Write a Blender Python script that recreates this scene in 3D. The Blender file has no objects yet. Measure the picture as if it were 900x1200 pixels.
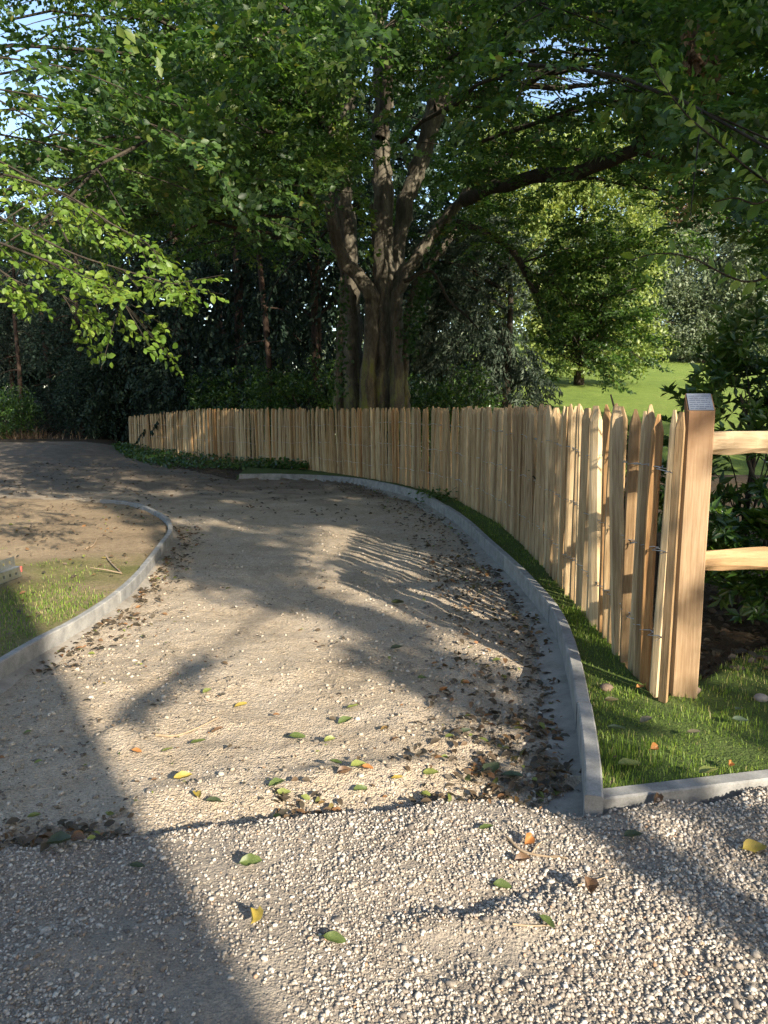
import bpy, math, random
import numpy as np
from mathutils import Vector, Matrix

S = bpy.context.scene
COL = S.collection
rng = np.random.default_rng(11)
random.seed(11)
R = math.radians

# ------------------------------------------------------------------ camera, light, exposure
PITCH = R(8.2)
CAM_Z = 1.5
cd = bpy.data.cameras.new('camera')
cam = bpy.data.objects.new('camera', cd)
COL.objects.link(cam)
cam.location = (0, 0, CAM_Z)
cam.rotation_euler = (R(90) - PITCH, 0, 0)
cd.sensor_fit = 'VERTICAL'
cd.sensor_height = 36
cd.sensor_width = 27
cd.lens = 26
cd.clip_start = 0.05
cd.clip_end = 2000
S.camera = cam

SUN_EL = R(24)
AZ = np.array([-.536, .844])                    # ground direction in which shadows fall
LDIR = np.array([AZ[0]*math.cos(SUN_EL), AZ[1]*math.cos(SUN_EL), -math.sin(SUN_EL)])
EA = np.array([.844, .536, 0.])                 # axes across the sun's rays
EB = np.array([0, 0, 1.]) - (-math.sin(SUN_EL))*LDIR
EB /= np.linalg.norm(EB)
w = bpy.data.worlds.new('World')
S.world = w
w.use_nodes = True
nt = w.node_tree
bg = nt.nodes['Background']
sky = nt.nodes.new('ShaderNodeTexSky')
sky.sky_type = 'NISHITA'
sky.sun_disc = False
sky.sun_elevation = SUN_EL
sky.sun_rotation = math.atan2(-AZ[0], -AZ[1])
nt.links.new(sky.outputs[0], bg.inputs[0])
bg.inputs[1].default_value = 0.13
sl = bpy.data.lights.new('sun', 'SUN')
sl.energy = 5.0
sl.angle = R(0.55)
sl.color = (1, .90, .74)
so = bpy.data.objects.new('sun', sl)
COL.objects.link(so)
so.rotation_euler = Vector(LDIR).to_track_quat('-Z', 'Y').to_euler()
S.view_settings.view_transform = 'Standard'
S.view_settings.look = 'None'
S.view_settings.exposure = 1.36
S.view_settings.gamma = 1

# ------------------------------------------------------------------ helpers
FPX = 26/36*1200
SP, CP = math.sin(PITCH), math.cos(PITCH)
def ray(px, py):
    u = (px-450)/FPX; v = (600-py)/FPX
    return np.array([u, CP+v*SP, -SP+v*CP])
def at(px, py, Y):                              # the point at depth Y metres that is seen there
    r = ray(px, py)
    return np.array([0, 0, CAM_Z]) + r*(Y/r[1])
def gp(px, py, z=0.):                           # the point at height z that is seen there
    r = ray(px, py)
    return np.array([0, 0, CAM_Z]) + r*((z-CAM_Z)/r[2])

def fnoise(x, y, seed=0, scale=1.0, octaves=3):
    """value noise on a lattice, -1..1"""
    tot = np.zeros(np.broadcast(x, y).shape); amp = 1.; norm = 0
    for o in range(octaves):
        g = np.random.default_rng(seed*17+o).random((256, 256))*2-1
        xs = np.asarray(x)/scale*(2**o)+13.7*o; ys = np.asarray(y)/scale*(2**o)+7.1*o
        xi = np.floor(xs).astype(int); yi = np.floor(ys).astype(int)
        fx = xs-xi; fy = ys-yi
        fx = fx*fx*(3-2*fx); fy = fy*fy*(3-2*fy)
        a = g[xi % 256, yi % 256]; b = g[(xi+1) % 256, yi % 256]
        c = g[xi % 256, (yi+1) % 256]; d = g[(xi+1) % 256, (yi+1) % 256]
        tot = tot + amp*((a*(1-fx)+b*fx)*(1-fy)+(c*(1-fx)+d*fx)*fy)
        norm += amp; amp *= .5
    return tot/norm
def sst(a, b, x):
    t = np.clip((x-a)/(b-a), 0, 1)
    return t*t*(3-2*t)

def link(name, me, mat=None, parent=None, loc=None):
    o = bpy.data.objects.new(name, me)
    COL.objects.link(o)
    if mat is not None and me is not None:
        for m in (mat if isinstance(mat, (list, tuple)) else [mat]):
            me.materials.append(m)
    if parent is not None:
        o.parent = parent
    if loc is not None:
        o.location = loc
    return o
def tag(o, label=None, cat=None, group=None, kind=None):
    if label: o['label'] = label
    if cat: o['category'] = cat
    if group: o['group'] = group
    if kind: o['kind'] = kind
    return o
def thing(name, label, cat, loc=(0, 0, 0), rz=0, group=None):
    o = bpy.data.objects.new(name, None)
    COL.objects.link(o)
    o.empty_display_size = .1
    o.location = [float(v) for v in loc]; o.rotation_euler = (0, 0, rz)
    return tag(o, label, cat, group, 'thing')

def mesh_np(name, V, faces, tint=None, smooth=False):
    """V (n,3); faces: list of (m,k) int arrays; tint per face (all arrays in order)"""
    V = np.asarray(V, np.float32)
    me = bpy.data.meshes.new(name)
    me.vertices.add(len(V)); me.vertices.foreach_set('co', V.ravel())
    if not isinstance(faces, list): faces = [faces]
    faces = [np.asarray(f, np.int32) for f in faces if len(f)]
    loops = np.concatenate([f.ravel() for f in faces])
    tot = np.concatenate([np.full(len(f), f.shape[1], np.int32) for f in faces])
    start = np.concatenate([[0], np.cumsum(tot)[:-1]]).astype(np.int32)
    me.loops.add(len(loops)); me.loops.foreach_set('vertex_index', loops)
    me.polygons.add(len(tot)); me.polygons.foreach_set('loop_start', start)
    if smooth: me.polygons.foreach_set('use_smooth', np.ones(len(tot), bool))
    if tint is not None:
        at_ = me.attributes.new('tint', 'FLOAT', 'FACE')
        at_.data.foreach_set('value', np.asarray(tint, np.float32))
    me.update(calc_edges=True)
    return me

class MB:
    """collects polygons for one mesh object"""
    def __init__(s): s.v = []; s.f = []; s.n = 0
    def add(s, V, F):
        V = np.asarray(V, float); s.v.append(V)
        s.f += [[i+s.n for i in f] for f in F]; s.n += len(V)
    def box(s, lo, hi, M=None):
        x0, y0, z0 = lo; x1, y1, z1 = hi
        V = np.array([[x0,y0,z0],[x1,y0,z0],[x1,y1,z0],[x0,y1,z0],[x0,y0,z1],[x1,y0,z1],[x1,y1,z1],[x0,y1,z1]], float)
        if M is not None: V = V@np.asarray(M)[:3,:3].T+np.asarray(M)[:3,3]
        s.add(V, [[0,3,2,1],[4,5,6,7],[0,1,5,4],[1,2,6,5],[2,3,7,6],[3,0,4,7]])
    def mesh(s, name, smooth=False):
        me = bpy.data.meshes.new(name)
        me.from_pydata(np.concatenate(s.v).tolist(), [], s.f)
        if smooth: me.polygons.foreach_set('use_smooth', np.ones(len(me.polygons), bool))
        me.update()
        return me

def catmull(P, n):
    P = np.asarray(P, float)
    if len(P) < 3:
        t = np.linspace(0, 1, n)[:, None]; return P[0]*(1-t)+P[-1]*t
    Q = np.vstack([2*P[0]-P[1], P, 2*P[-1]-P[-2]])
    t = np.linspace(0, len(P)-1-1e-9, n); i = t.astype(int); f = (t-i)[:, None]
    p0, p1, p2, p3 = Q[i], Q[i+1], Q[i+2], Q[i+3]
    return .5*((2*p1)+(-p0+p2)*f+(2*p0-5*p1+4*p2-p3)*f**2+(-p0+3*p1-3*p2+p3)*f**3)
def resample(P, step):
    P = np.asarray(P, float)
    D = catmull(P, 60*len(P))
    s = np.concatenate([[0], np.cumsum(np.linalg.norm(np.diff(D, axis=0), axis=1))])
    n = max(2, int(round(s[-1]/step))+1)
    q = np.linspace(0, s[-1], n)
    return np.stack([np.interp(q, s, D[:, k]) for k in range(D.shape[1])], 1), s[-1]
def tube_arrays(P, r, sides=8, rough=0., seed=0, cap=True):
    P = np.asarray(P, float); n = len(P); r = np.broadcast_to(np.asarray(r, float), (n,))
    T = np.gradient(P, axis=0); T /= np.linalg.norm(T, axis=1)[:, None]+1e-9
    ref = np.array([0, 0, 1.]) if abs(T[0, 2]) < .9 else np.array([1., 0, 0])
    U = np.cross(T, ref); 
    U /= np.linalg.norm(U, axis=1)[:, None]+1e-9
    W = np.cross(T, U)
    a = np.linspace(0, 2*math.pi, sides, endpoint=False)
    rr = r[:, None]*np.ones(sides)
    if rough:
        g = np.random.default_rng(seed)
        lob = g.random(sides)*2-1
        rr = rr*(1+rough*(.7*lob[None]+.5*(g.random((n, sides))*2-1)))
    V = P[:, None]+rr[..., None]*(np.cos(a)[None, :, None]*U[:, None]+np.sin(a)[None, :, None]*W[:, None])
    V = V.reshape(-1, 3)
    i = np.arange(n-1)[:, None]*sides; j = np.arange(sides)[None]; j2 = (j+1) % sides
    F = np.stack([i+j, i+j2, i+sides+j2, i+sides+j], -1).reshape(-1, 4)
    return V, F
class Tubes:
    def __init__(s): s.V = []; s.F = []; s.n = 0
    def add(s, P, r, sides=6, rough=0., seed=0):
        V, F = tube_arrays(P, r, sides, rough, seed)
        s.V.append(V); s.F.append(F+s.n); s.n += len(V)
    def mesh(s, name): return mesh_np(name, np.concatenate(s.V), np.concatenate(s.F), smooth=True)

# ------------------------------------------------------------------ materials
def new_mat(name):
    m = bpy.data.materials.new(name); m.use_nodes = True
    return m, m.node_tree.nodes, m.node_tree.links, m.node_tree.nodes['Principled BSDF']
def ramp(N, L, src, stops):
    r = N.new('ShaderNodeValToRGB')
    e = r.color_ramp.elements
    while len(e) < len(stops): e.new(.5)
    for k, (p, c) in enumerate(stops):
        e[k].position = p; e[k].color = (*c, 1)
    L.new(src, r.inputs[0]); return r.outputs[0]
def noise(N, L, vec, scale, detail=4, rough=.6, dist=0):
    n = N.new('ShaderNodeTexNoise'); n.inputs['Scale'].default_value = scale
    n.inputs['Detail'].default_value = detail; n.inputs['Roughness'].default_value = rough
    n.inputs['Distortion'].default_value = dist
    if vec is not None: L.new(vec, n.inputs['Vector'])
    return n.outputs[0]
def mapping(N, L, src, scale=(1, 1, 1)):
    m = N.new('ShaderNodeMapping'); m.inputs['Scale'].default_value = scale
    L.new(src, m.inputs['Vector']); return m.outputs[0]
def mixc(N, L, fac, a, b, mode='MIX'):
    m = N.new('ShaderNodeMix'); m.data_type = 'RGBA'; m.blend_type = mode
    for s, v in ((m.inputs[0], fac), (m.inputs[6], a), (m.inputs[7], b)):
        if hasattr(v, 'node'): L.new(v, s)
        elif isinstance(v, (int, float)): s.default_value = v
        else: s.default_value = (*v, 1)
    return m.outputs[2]
def math_n(N, L, op, a, b=None):
    m = N.new('ShaderNodeMath'); m.operation = op
    for s, v in ((m.inputs[0], a), (m.inputs[1], b)):
        if v is None: continue
        if hasattr(v, 'node'): L.new(v, s)
        else: s.default_value = v
    return m.outputs[0]
def bump(N, L, b, h, strength=.5, dist=.01):
    n = N.new('ShaderNodeBump'); n.inputs['Strength'].default_value = strength
    n.inputs['Distance'].default_value = dist
    L.new(h, n.inputs['Height']); L.new(n.outputs[0], b.inputs['Normal'])
def coords(N, which='Object'):
    return N.new('ShaderNodeTexCoord').outputs[which]
def position(N): return N.new('ShaderNodeNewGeometry').outputs['Position']
def attr(N, name):
    a = N.new('ShaderNodeAttribute'); a.attribute_name = name
    return a.outputs['Fac']

def ground_mat(name, stops, s1, s2, bumpd, extra=None, fine=90, rough=.95):
    m, N, L, b = new_mat(name); p = position(N)
    n1 = noise(N, L, p, s1, 6, .65); n2 = noise(N, L, p, s2, 5, .7); n3 = noise(N, L, p, fine, 3, .7)
    f = math_n(N, L, 'ADD', math_n(N, L, 'MULTIPLY', n1, .5), math_n(N, L, 'MULTIPLY', n2, .5))
    c = ramp(N, L, f, stops)
    c = mixc(N, L, 1., c, ramp(N, L, n3, [(.3, (.62, .62, .62)), (.5, (1, 1, 1)), (.72, (1.25, 1.22, 1.18))]), 'MULTIPLY')
    if extra: c = extra(N, L, p, c)
    L.new(c, b.inputs['Base Color']); b.inputs['Roughness'].default_value = rough
    b.inputs['Specular IOR Level'].default_value = .2
    vb = N.new('ShaderNodeTexVoronoi'); vb.inputs['Scale'].default_value = 48; L.new(p, vb.inputs['Vector'])
    vc = N.new('ShaderNodeTexVoronoi'); vc.inputs['Scale'].default_value = 120; L.new(p, vc.inputs['Vector'])
    h = math_n(N, L, 'ADD', math_n(N, L, 'MULTIPLY', n3, .45), n2)
    h = math_n(N, L, 'SUBTRACT', h, math_n(N, L, 'MULTIPLY', vb.outputs['Distance'], .28))
    h = math_n(N, L, 'SUBTRACT', h, math_n(N, L, 'MULTIPLY', vc.outputs['Distance'], .3))
    bump(N, L, b, h, .9, bumpd)
    return m
def drive_extra(N, L, p, c):
    v = N.new('ShaderNodeTexVoronoi'); v.inputs['Scale'].default_value = 62; L.new(p, v.inputs['Vector'])
    st = ramp(N, L, v.outputs['Color'], [(.0, (.75, .76, .8)), (.5, (1, 1, 1)), (1., (1.2, 1.17, 1.1))])
    k = noise(N, L, p, 1.6, 4, .6)
    sx = N.new('ShaderNodeSeparateXYZ'); L.new(p, sx.inputs[0])
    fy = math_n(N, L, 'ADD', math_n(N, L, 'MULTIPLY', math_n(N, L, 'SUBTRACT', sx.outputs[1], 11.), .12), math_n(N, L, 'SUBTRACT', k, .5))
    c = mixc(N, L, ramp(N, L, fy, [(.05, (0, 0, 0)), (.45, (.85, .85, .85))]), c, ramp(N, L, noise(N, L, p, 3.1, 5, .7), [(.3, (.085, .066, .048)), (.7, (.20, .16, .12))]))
    c2 = mixc(N, L, 1., c, st, 'MULTIPLY')
    return mixc(N, L, ramp(N, L, k, [(.42, (0, 0, 0)), (.6, (1, 1, 1))]), c, c2)
M = {}
M['drive'] = ground_mat('sandy hardcore', [(.3, (.24, .19, .132)), (.45, (.39, .315, .228)), (.6, (.47, .392, .30)), (.75, (.52, .455, .365))], 1.3, 14, .03, drive_extra)
M['apron'] = ground_mat('fine grey chippings', [(.3, (.19, .162, .132)), (.5, (.29, .248, .20)), (.7, (.37, .32, .26))], 2.2, 30, .016, drive_extra, 150)
M['lawn'] = ground_mat('lawn soil', [(.3, (.05, .065, .02)), (.55, (.075, .11, .025)), (.75, (.15, .13, .07))], 1.5, 22, .02)
def bed_extra(N, L, p, c):
    k = noise(N, L, p, .9, 5, .65)
    g = noise(N, L, p, 40, 3, .7)
    green = ramp(N, L, g, [(.3, (.07, .08, .022)), (.7, (.21, .19, .07))])
    sx = N.new('ShaderNodeSeparateXYZ'); L.new(p, sx.inputs[0])
    near = math_n(N, L, 'MULTIPLY', math_n(N, L, 'SUBTRACT', 7.4, sx.outputs[1]), .35)
    near = math_n(N, L, 'ADD', math_n(N, L, 'MINIMUM', near, .19), k)
    return mixc(N, L, ramp(N, L, near, [(.5, (0, 0, 0)), (.78, (1, 1, 1))]), c, green)
M['bed'] = ground_mat('bare bed soil', [(.3, (.14, .10, .06)), (.5, (.27, .20, .125)), (.72, (.40, .31, .20))], 1.1, 18, .02, bed_extra)
M['wood_floor'] = ground_mat('woodland floor', [(.3, (.03, .022, .014)), (.55, (.07, .05, .03)), (.75, (.12, .09, .05))], 1.2, 14, .03)
M['meadow'] = ground_mat('meadow turf', [(.3, (.09, .14, .025)), (.5, (.165, .23, .042)), (.75, (.25, .29, .07))], .22, 2.2, .06, None, 14)

def stone_mat(name, stops):
    m, N, L, b = new_mat(name); t = attr(N, 'tint')
    c = ramp(N, L, t, stops)
    n = noise(N, L, position(N), 160, 4, .6)
    c = mixc(N, L, 1., c, ramp(N, L, n, [(.3, (.75, .75, .75)), (.65, (1.08, 1.07, 1.05))]), 'MULTIPLY')
    L.new(c, b.inputs['Base Color']); b.inputs['Roughness'].default_value = .8; b.inputs['Specular IOR Level'].default_value = .25
    bump(N, L, b, n, .4, .002); return m
M['pebble'] = stone_mat('river pebble', [(0, (.14, .12, .105)), (.2, (.25, .215, .18)), (.42, (.345, .30, .25)), (.62, (.41, .36, .305)), (.8, (.48, .43, .37)), (.95, (.58, .54, .48)), (1, (.36, .22, .13))])
M['chip'] = stone_mat('crushed chip', [(0, (.13, .112, .095)), (.3, (.26, .22, .17)), (.6, (.37, .31, .235)), (.85, (.44, .38, .30)), (1, (.53, .48, .41))])
def concrete():
    m, N, L, b = new_mat('precast concrete'); p = position(N)
    n = noise(N, L, p, 9, 6, .65); n2 = noise(N, L, p, 130, 3, .7); n4 = noise(N, L, p, 2.2, 3, .5)
    rnd = N.new('ShaderNodeObjectInfo').outputs['Random']
    c = ramp(N, L, n, [(.3, (.155, .155, .15)), (.5, (.245, .242, .232)), (.7, (.325, .318, .30))])
    c = mixc(N, L, 1., c, ramp(N, L, n2, [(.3, (.78, .78, .78)), (.6, (1.05, 1.05, 1.05))]), 'MULTIPLY')
    c = mixc(N, L, 1., c, ramp(N, L, rnd, [(0, (.85, .86, .88)), (1, (1.1, 1.08, 1.05))]), 'MULTIPLY')
    c = mixc(N, L, ramp(N, L, n4, [(.5, (0, 0, 0)), (.8, (.3, .3, .3))]), c, (.22, .19, .14))
    L.new(c, b.inputs['Base Color']); b.inputs['Roughness'].default_value = .85
    bump(N, L, b, n2, .35, .002); return m
M['kerb'] = concrete()
def mortar():
    m, N, L, b = new_mat('haunch concrete'); p = position(N)
    n = noise(N, L, p, 6, 6, .7); n2 = noise(N, L, p, 70, 4, .7)
    L.new(ramp(N, L, n, [(.3, (.17, .15, .125)), (.6, (.29, .26, .22))]), b.inputs['Base Color'])
    b.inputs['Roughness'].default_value = .95; bump(N, L, b, n2, .8, .006); return m
M['haunch'] = mortar()

def wood(name, cols, grain=(9, 9, .7), knots=True, rnd=True, gb=.6):
    m, N, L, b = new_mat(name); o = coords(N)
    info = N.new('ShaderNodeObjectInfo')
    off = N.new('ShaderNodeVectorMath'); off.operation = 'ADD'; L.new(o, off.inputs[0])
    cx = N.new('ShaderNodeCombineXYZ')
    mul = math_n(N, L, 'MULTIPLY', info.outputs['Random'], 37.)
    for k in range(3): L.new(mul, cx.inputs[k])
    L.new(cx.outputs[0], off.inputs[1])
    v = off.outputs[0]
    g1 = noise(N, L, mapping(N, L, v, grain), 10, 6, .65, .4)
    g2 = noise(N, L, mapping(N, L, v, (2.5, 2.5, .6)), 2.0, 4, .6)
    f = math_n(N, L, 'ADD', math_n(N, L, 'MULTIPLY', g1, .6), math_n(N, L, 'MULTIPLY', g2, .4))
    c = ramp(N, L, f, cols)
    if rnd:
        c = mixc(N, L, 1., c, ramp(N, L, info.outputs['Random'], [(0, (.58, .50, .42)), (.15, (.86, .80, .72)), (.3, (1.05, 1.04, 1.0)), (.5, (1.2, 1.2, 1.17)), (.65, (.82, .78, .73)), (.8, (1.05, .98, .88)), (.94, (1.0, .84, .66)), (1, (.80, .56, .36))]), 'MULTIPLY')
    if knots:
        kn = N.new('ShaderNodeTexVoronoi'); kn.inputs['Scale'].default_value = 5.0
        L.new(mapping(N, L, v, (1, 1, .45)), kn.inputs['Vector'])
        c = mixc(N, L, ramp(N, L, kn.outputs['Distance'], [(.03, (.75, .75, .75)), (.10, (0, 0, 0))]), c, (.16, .085, .04))
    L.new(c, b.inputs['Base Color']); b.inputs['Roughness'].default_value = .75
    b.inputs['Specular IOR Level'].default_value = .25
    bump(N, L, b, g1, gb, .004); return m
M['pale'] = wood('cleft chestnut', [(.30, (.11, .066, .034)), (.42, (.31, .215, .118)), (.55, (.46, .345, .205)), (.72, (.58, .47, .315))])
def stain(m, z0, z1, c):
    N, L = m.node_tree.nodes, m.node_tree.links; b = N['Principled BSDF']; src = b.inputs['Base Color'].links[0].from_socket
    sx = N.new('ShaderNodeSeparateXYZ'); o = coords(N); L.new(o, sx.inputs[0]); n = noise(N, L, o, 7, 4, .6)
    f = math_n(N, L, 'MULTIPLY', math_n(N, L, 'ADD', sx.outputs[2], math_n(N, L, 'MULTIPLY', n, .35)), .5)
    L.new(mixc(N, L, ramp(N, L, f, [(z0, (0, 0, 0)), (z1, (.8, .8, .8))]), src, c), b.inputs['Base Color'])
M['post'] = wood('sawn oak', [(.25, (.16, .088, .04)), (.45, (.28, .17, .085)), (.62, (.37, .245, .135)), (.85, (.45, .32, .19))], (12, 12, .5), True, False, .25)
M['post_top'] = wood('oak with stained top', [(.25, (.15, .092, .048)), (.45, (.27, .178, .10)), (.62, (.36, .255, .155)), (.85, (.44, .335, .215))], (12, 12, .5), True, False, .25)
stain(M['post_top'], .64, .80, (.15, .075, .035))
M['rail'] = wood('cleft oak rail', [(.25, (.20, .135, .08)), (.45, (.34, .25, .155)), (.65, (.45, .345, .23)), (.85, (.53, .43, .31))], (.7, 9, 9), True, True)

def bark(name, cols, moss=0.):
    m, N, L, b = new_mat(name); p = position(N)
    n = noise(N, L, mapping(N, L, p, (3, 3, .8)), 2.2, 7, .65, .5); n2 = noise(N, L, mapping(N, L, p, (3, 3, 1.2)), 9, 5, .7)
    c = ramp(N, L, n, cols)
    c = mixc(N, L, 1., c, ramp(N, L, n2, [(.3, (.6, .6, .6)), (.65, (1.1, 1.1, 1.08))]), 'MULTIPLY')
    if moss:
        sx = N.new('ShaderNodeSeparateXYZ'); L.new(p, sx.inputs[0])
        zz = math_n(N, L, 'ADD', math_n(N, L, 'MULTIPLY', sx.outputs[2], -.10), math_n(N, L, 'ADD', n, .25))
        c = mixc(N, L, ramp(N, L, zz, [(.55, (0, 0, 0)), (.75, (moss,)*3)]), c, (.13, .15, .025))
    L.new(c, b.inputs['Base Color']); b.inputs['Roughness'].default_value = .9; b.inputs['Specular IOR Level'].default_value = .2
    bump(N, L, b, n2, .7, .02); return m
M['beech'] = bark('beech bark', [(.3, (.040, .035, .026)), (.5, (.095, .083, .063)), (.72, (.19, .17, .13))], .9)
M['branch'] = bark('branch bark', [(.3, (.022, .018, .013)), (.6, (.055, .045, .033)), (.8, (.09, .076, .055))])
M['pine'] = bark('reddish conifer bark', [(.3, (.03, .02, .015)), (.6, (.065, .042, .03)), (.8, (.11, .07, .05))])

def leaf_mat(name, stops, trans, tmix=.35, rough=.45, spec=.35):
    m, N, L, b = new_mat(name); t = attr(N, 'tint')
    c = ramp(N, L, t, stops)
    L.new(c, b.inputs['Base Color']); b.inputs['Roughness'].default_value = rough
    b.inputs['Specular IOR Level'].default_value = spec
    tr = N.new('ShaderNodeBsdfTranslucent')
    L.new(mixc(N, L, 1., c, trans, 'MULTIPLY'), tr.inputs[0])
    mx = N.new('ShaderNodeMixShader'); mx.inputs[0].default_value = tmix
    L.new(b.outputs[0], mx.inputs[1]); L.new(tr.outputs[0], mx.inputs[2])
    L.new(mx.outputs[0], N['Material Output'].inputs[0]); return m
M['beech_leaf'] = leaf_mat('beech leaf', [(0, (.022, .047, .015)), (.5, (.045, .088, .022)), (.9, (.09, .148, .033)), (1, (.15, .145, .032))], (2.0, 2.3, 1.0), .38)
M['lime_leaf'] = leaf_mat('sunlit beech leaf', [(0, (.075, .14, .018)), (.6, (.11, .18, .025)), (1, (.16, .22, .03))], (2.2, 2.0, .9), .35)  # brighter copy of the beech leaf, sunlight put into the colour
M['conifer'] = leaf_mat('conifer needles', [(0, (.012, .024, .015)), (.6, (.023, .042, .026)), (1, (.042, .064, .04))], (1.5, 1.5, 1.), .15, .6, .2)
M['silver'] = leaf_mat('silvery needles', [(0, (.05, .075, .05)), (.6, (.085, .115, .08)), (1, (.13, .16, .115))], (1.4, 1.4, 1.), .2, .6, .2)
M['laurel'] = leaf_mat('laurel leaf', [(0, (.025, .06, .012)), (.6, (.05, .10, .018)), (1, (.085, .15, .025))], (2.2, 2.0, .9), .25, .3, .5)
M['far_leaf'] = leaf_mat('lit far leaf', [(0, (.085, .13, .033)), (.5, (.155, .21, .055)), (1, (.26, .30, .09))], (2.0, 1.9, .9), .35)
M['grey_leaf'] = leaf_mat('grey green far leaf', [(0, (.075, .105, .06)), (.5, (.125, .16, .095)), (1, (.19, .22, .14))], (1.6, 1.6, 1.), .3)  # haze of distance is put into this pale grey green
M['brown_leaf'] = leaf_mat('dead brown leaf', [(0, (.10, .06, .03)), (.5, (.20, .125, .065)), (1, (.30, .20, .11))], (1.5, 1.3, 1.), .25, .7)
M['grass'] = leaf_mat('grass blade', [(0, (.065, .115, .02)), (.5, (.15, .235, .036)), (.85, (.24, .31, .055)), (1, (.36, .31, .15))], (2.0, 2.0, .9), .4, .5)
M['litter'] = leaf_mat('litter leaf', [(0, (.045, .038, .026)), (.4, (.085, .065, .042)), (.7, (.13, .085, .048)), (.88, (.24, .115, .045)), (.94, (.10, .12, .03)), (1, (.20, .22, .05))], (1.4, 1.3, 1.), .15, .6)
def fallen(name, a, b_, c_):
    m, N, L, b = new_mat(name); o = coords(N)
    n = noise(N, L, o, 28, 4, .6)
    wv = N.new('ShaderNodeTexWave'); wv.inputs['Scale'].default_value = 28; wv.inputs['Distortion'].default_value = 1.0
    L.new(o, wv.inputs['Vector'])
    c = ramp(N, L, n, [(.35, a), (.52, b_), (.68, c_)])
    c = mixc(N, L, 1., c, ramp(N, L, wv.outputs[1], [(.0, (.75, .75, .75)), (.35, (1.05, 1.05, 1.05))]), 'MULTIPLY')
    L.new(c, b.inputs['Base Color']); b.inputs['Roughness'].default_value = .5
    tr = N.new('ShaderNodeBsdfTranslucent'); L.new(c, tr.inputs[0])
    mx = N.new('ShaderNodeMixShader'); mx.inputs[0].default_value = .25
    L.new(b.outputs[0], mx.inputs[1]); L.new(tr.outputs[0], mx.inputs[2]); L.new(mx.outputs[0], N['Material Output'].inputs[0])
    return m
M['f_green'] = fallen('green fallen leaf', (.055, .085, .022), (.10, .14, .035), (.17, .19, .06))
M['f_dark'] = fallen('dull green fallen leaf', (.035, .05, .02), (.06, .08, .035), (.09, .10, .05))
M['f_lime'] = fallen('lime fallen leaf', (.13, .16, .04), (.22, .25, .06), (.31, .30, .09))
M['f_yellow'] = fallen('yellow fallen leaf', (.27, .22, .04), (.40, .31, .06), (.33, .18, .05))
M['f_orange'] = fallen('orange fallen leaf', (.34, .14, .04), (.45, .20, .06), (.24, .10, .04))
M['f_brown'] = fallen('brown fallen leaf', (.10, .06, .035), (.17, .10, .055), (.25, .16, .09))
M['f_pale'] = fallen('pale fallen leaf', (.17, .14, .08), (.24, .20, .12), (.15, .14, .07))
M['f_grey'] = fallen('grey green fallen leaf', (.06, .09, .055), (.09, .125, .075), (.075, .095, .05))

def metal(name, col, rough, met=1.):
    m, N, L, b = new_mat(name); n = noise(N, L, coords(N), 30, 4, .6)
    L.new(mixc(N, L, 1., col, ramp(N, L, n, [(.3, (.8, .8, .8)), (.7, (1.1, 1.1, 1.1))]), 'MULTIPLY'), b.inputs['Base Color'])
    b.inputs['Metallic'].default_value = met; b.inputs['Roughness'].default_value = rough; return m
M['wire'] = metal('galvanised wire', (.55, .56, .58), .45)
M['plaque'] = metal('brushed plaque', (.20, .22, .26), .5, .5)
M['print'] = metal('engraved print', (.07, .09, .13), .6, .2)
M['alu'] = metal('aluminium channel', (.62, .63, .64), .42)
M['red'] = metal('red paint', (.55, .10, .08), .5, 0)
def plain(name, c, r=.8, sc=6, bd=.004):
    m, N, L, b = new_mat(name); n = noise(N, L, position(N), sc, 5, .65)
    L.new(mixc(N, L, 1., c, ramp(N, L, n, [(.3, (.75, .75, .75)), (.7, (1.12, 1.12, 1.12))]), 'MULTIPLY'), b.inputs['Base Color'])
    b.inputs['Roughness'].default_value = r; bump(N, L, b, n, .4, bd); return m
M['render'] = plain('house render', (.62, .58, .50))
M['slate'] = plain('roof slate', (.10, .10, .11))
M['white'] = plain('white paint', (.78, .78, .76), .5, 2, .001)
M['glass'] = metal('window glass', (.05, .06, .07), .05, 0)
M['twig'] = plain('dry twig', (.30, .22, .14), .9, 40, .002)
M['soilclod'] = plain('brown stone', (.17, .12, .085), .95, 40, .006)
M['rock'] = plain('pale rock', (.25, .22, .20), .9, 30, .006)

# ------------------------------------------------------------------ plan of the ground
RK = np.array([(.755, 2.60), (.82, 2.85), (.90, 3.21), (1.03, 3.86), (1.13, 4.46), (1.215, 5.25), (1.21, 6.21), (1.13, 7.71), (.96, 10.06), (.45, 12.9), (-.71, 15.05), (-2.04, 15.75), (-3.10, 15.75)])
LK = np.array([(-2.30, 2.9), (-2.22, 3.74), (-2.18, 4.41), (-2.11, 4.93), (-2.09, 5.65), (-2.17, 6.55), (-2.38, 7.92), (-2.52, 8.71), (-2.86, 9.67), (-3.55, 10.86), (-4.0, 11.36), (-4.44, 11.57)])
FE = np.array([(.822, 2.645), (1.55, 2.80), (2.6, 3.02), (3.6, 3.25)])
FENCE = np.array([(1.424, 3.60), (1.44, 4.11), (1.45, 4.6), (1.475, 5.32), (1.53, 7.2), (1.50, 9.29), (1.30, 11.0), (1.0, 12.6), (-.18, 15.24), (-2.26, 18.08), (-4.6, 20.7), (-8.6, 25.0)])
rk_d, _ = resample(RK, .05); lk_d, _ = resample(LK, .05); fence_d, FLEN = resample(FENCE, .02)
STEP = np.array([(-30, 2.05), (-2.5, 2.28), (-1.35, 2.42), (-.6, 2.55), (0, 2.66), (.4, 2.71), (.76, 2.62), (.822, 2.62), (1.55, 2.775), (3.6, 3.2), (30, 5)])
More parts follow.
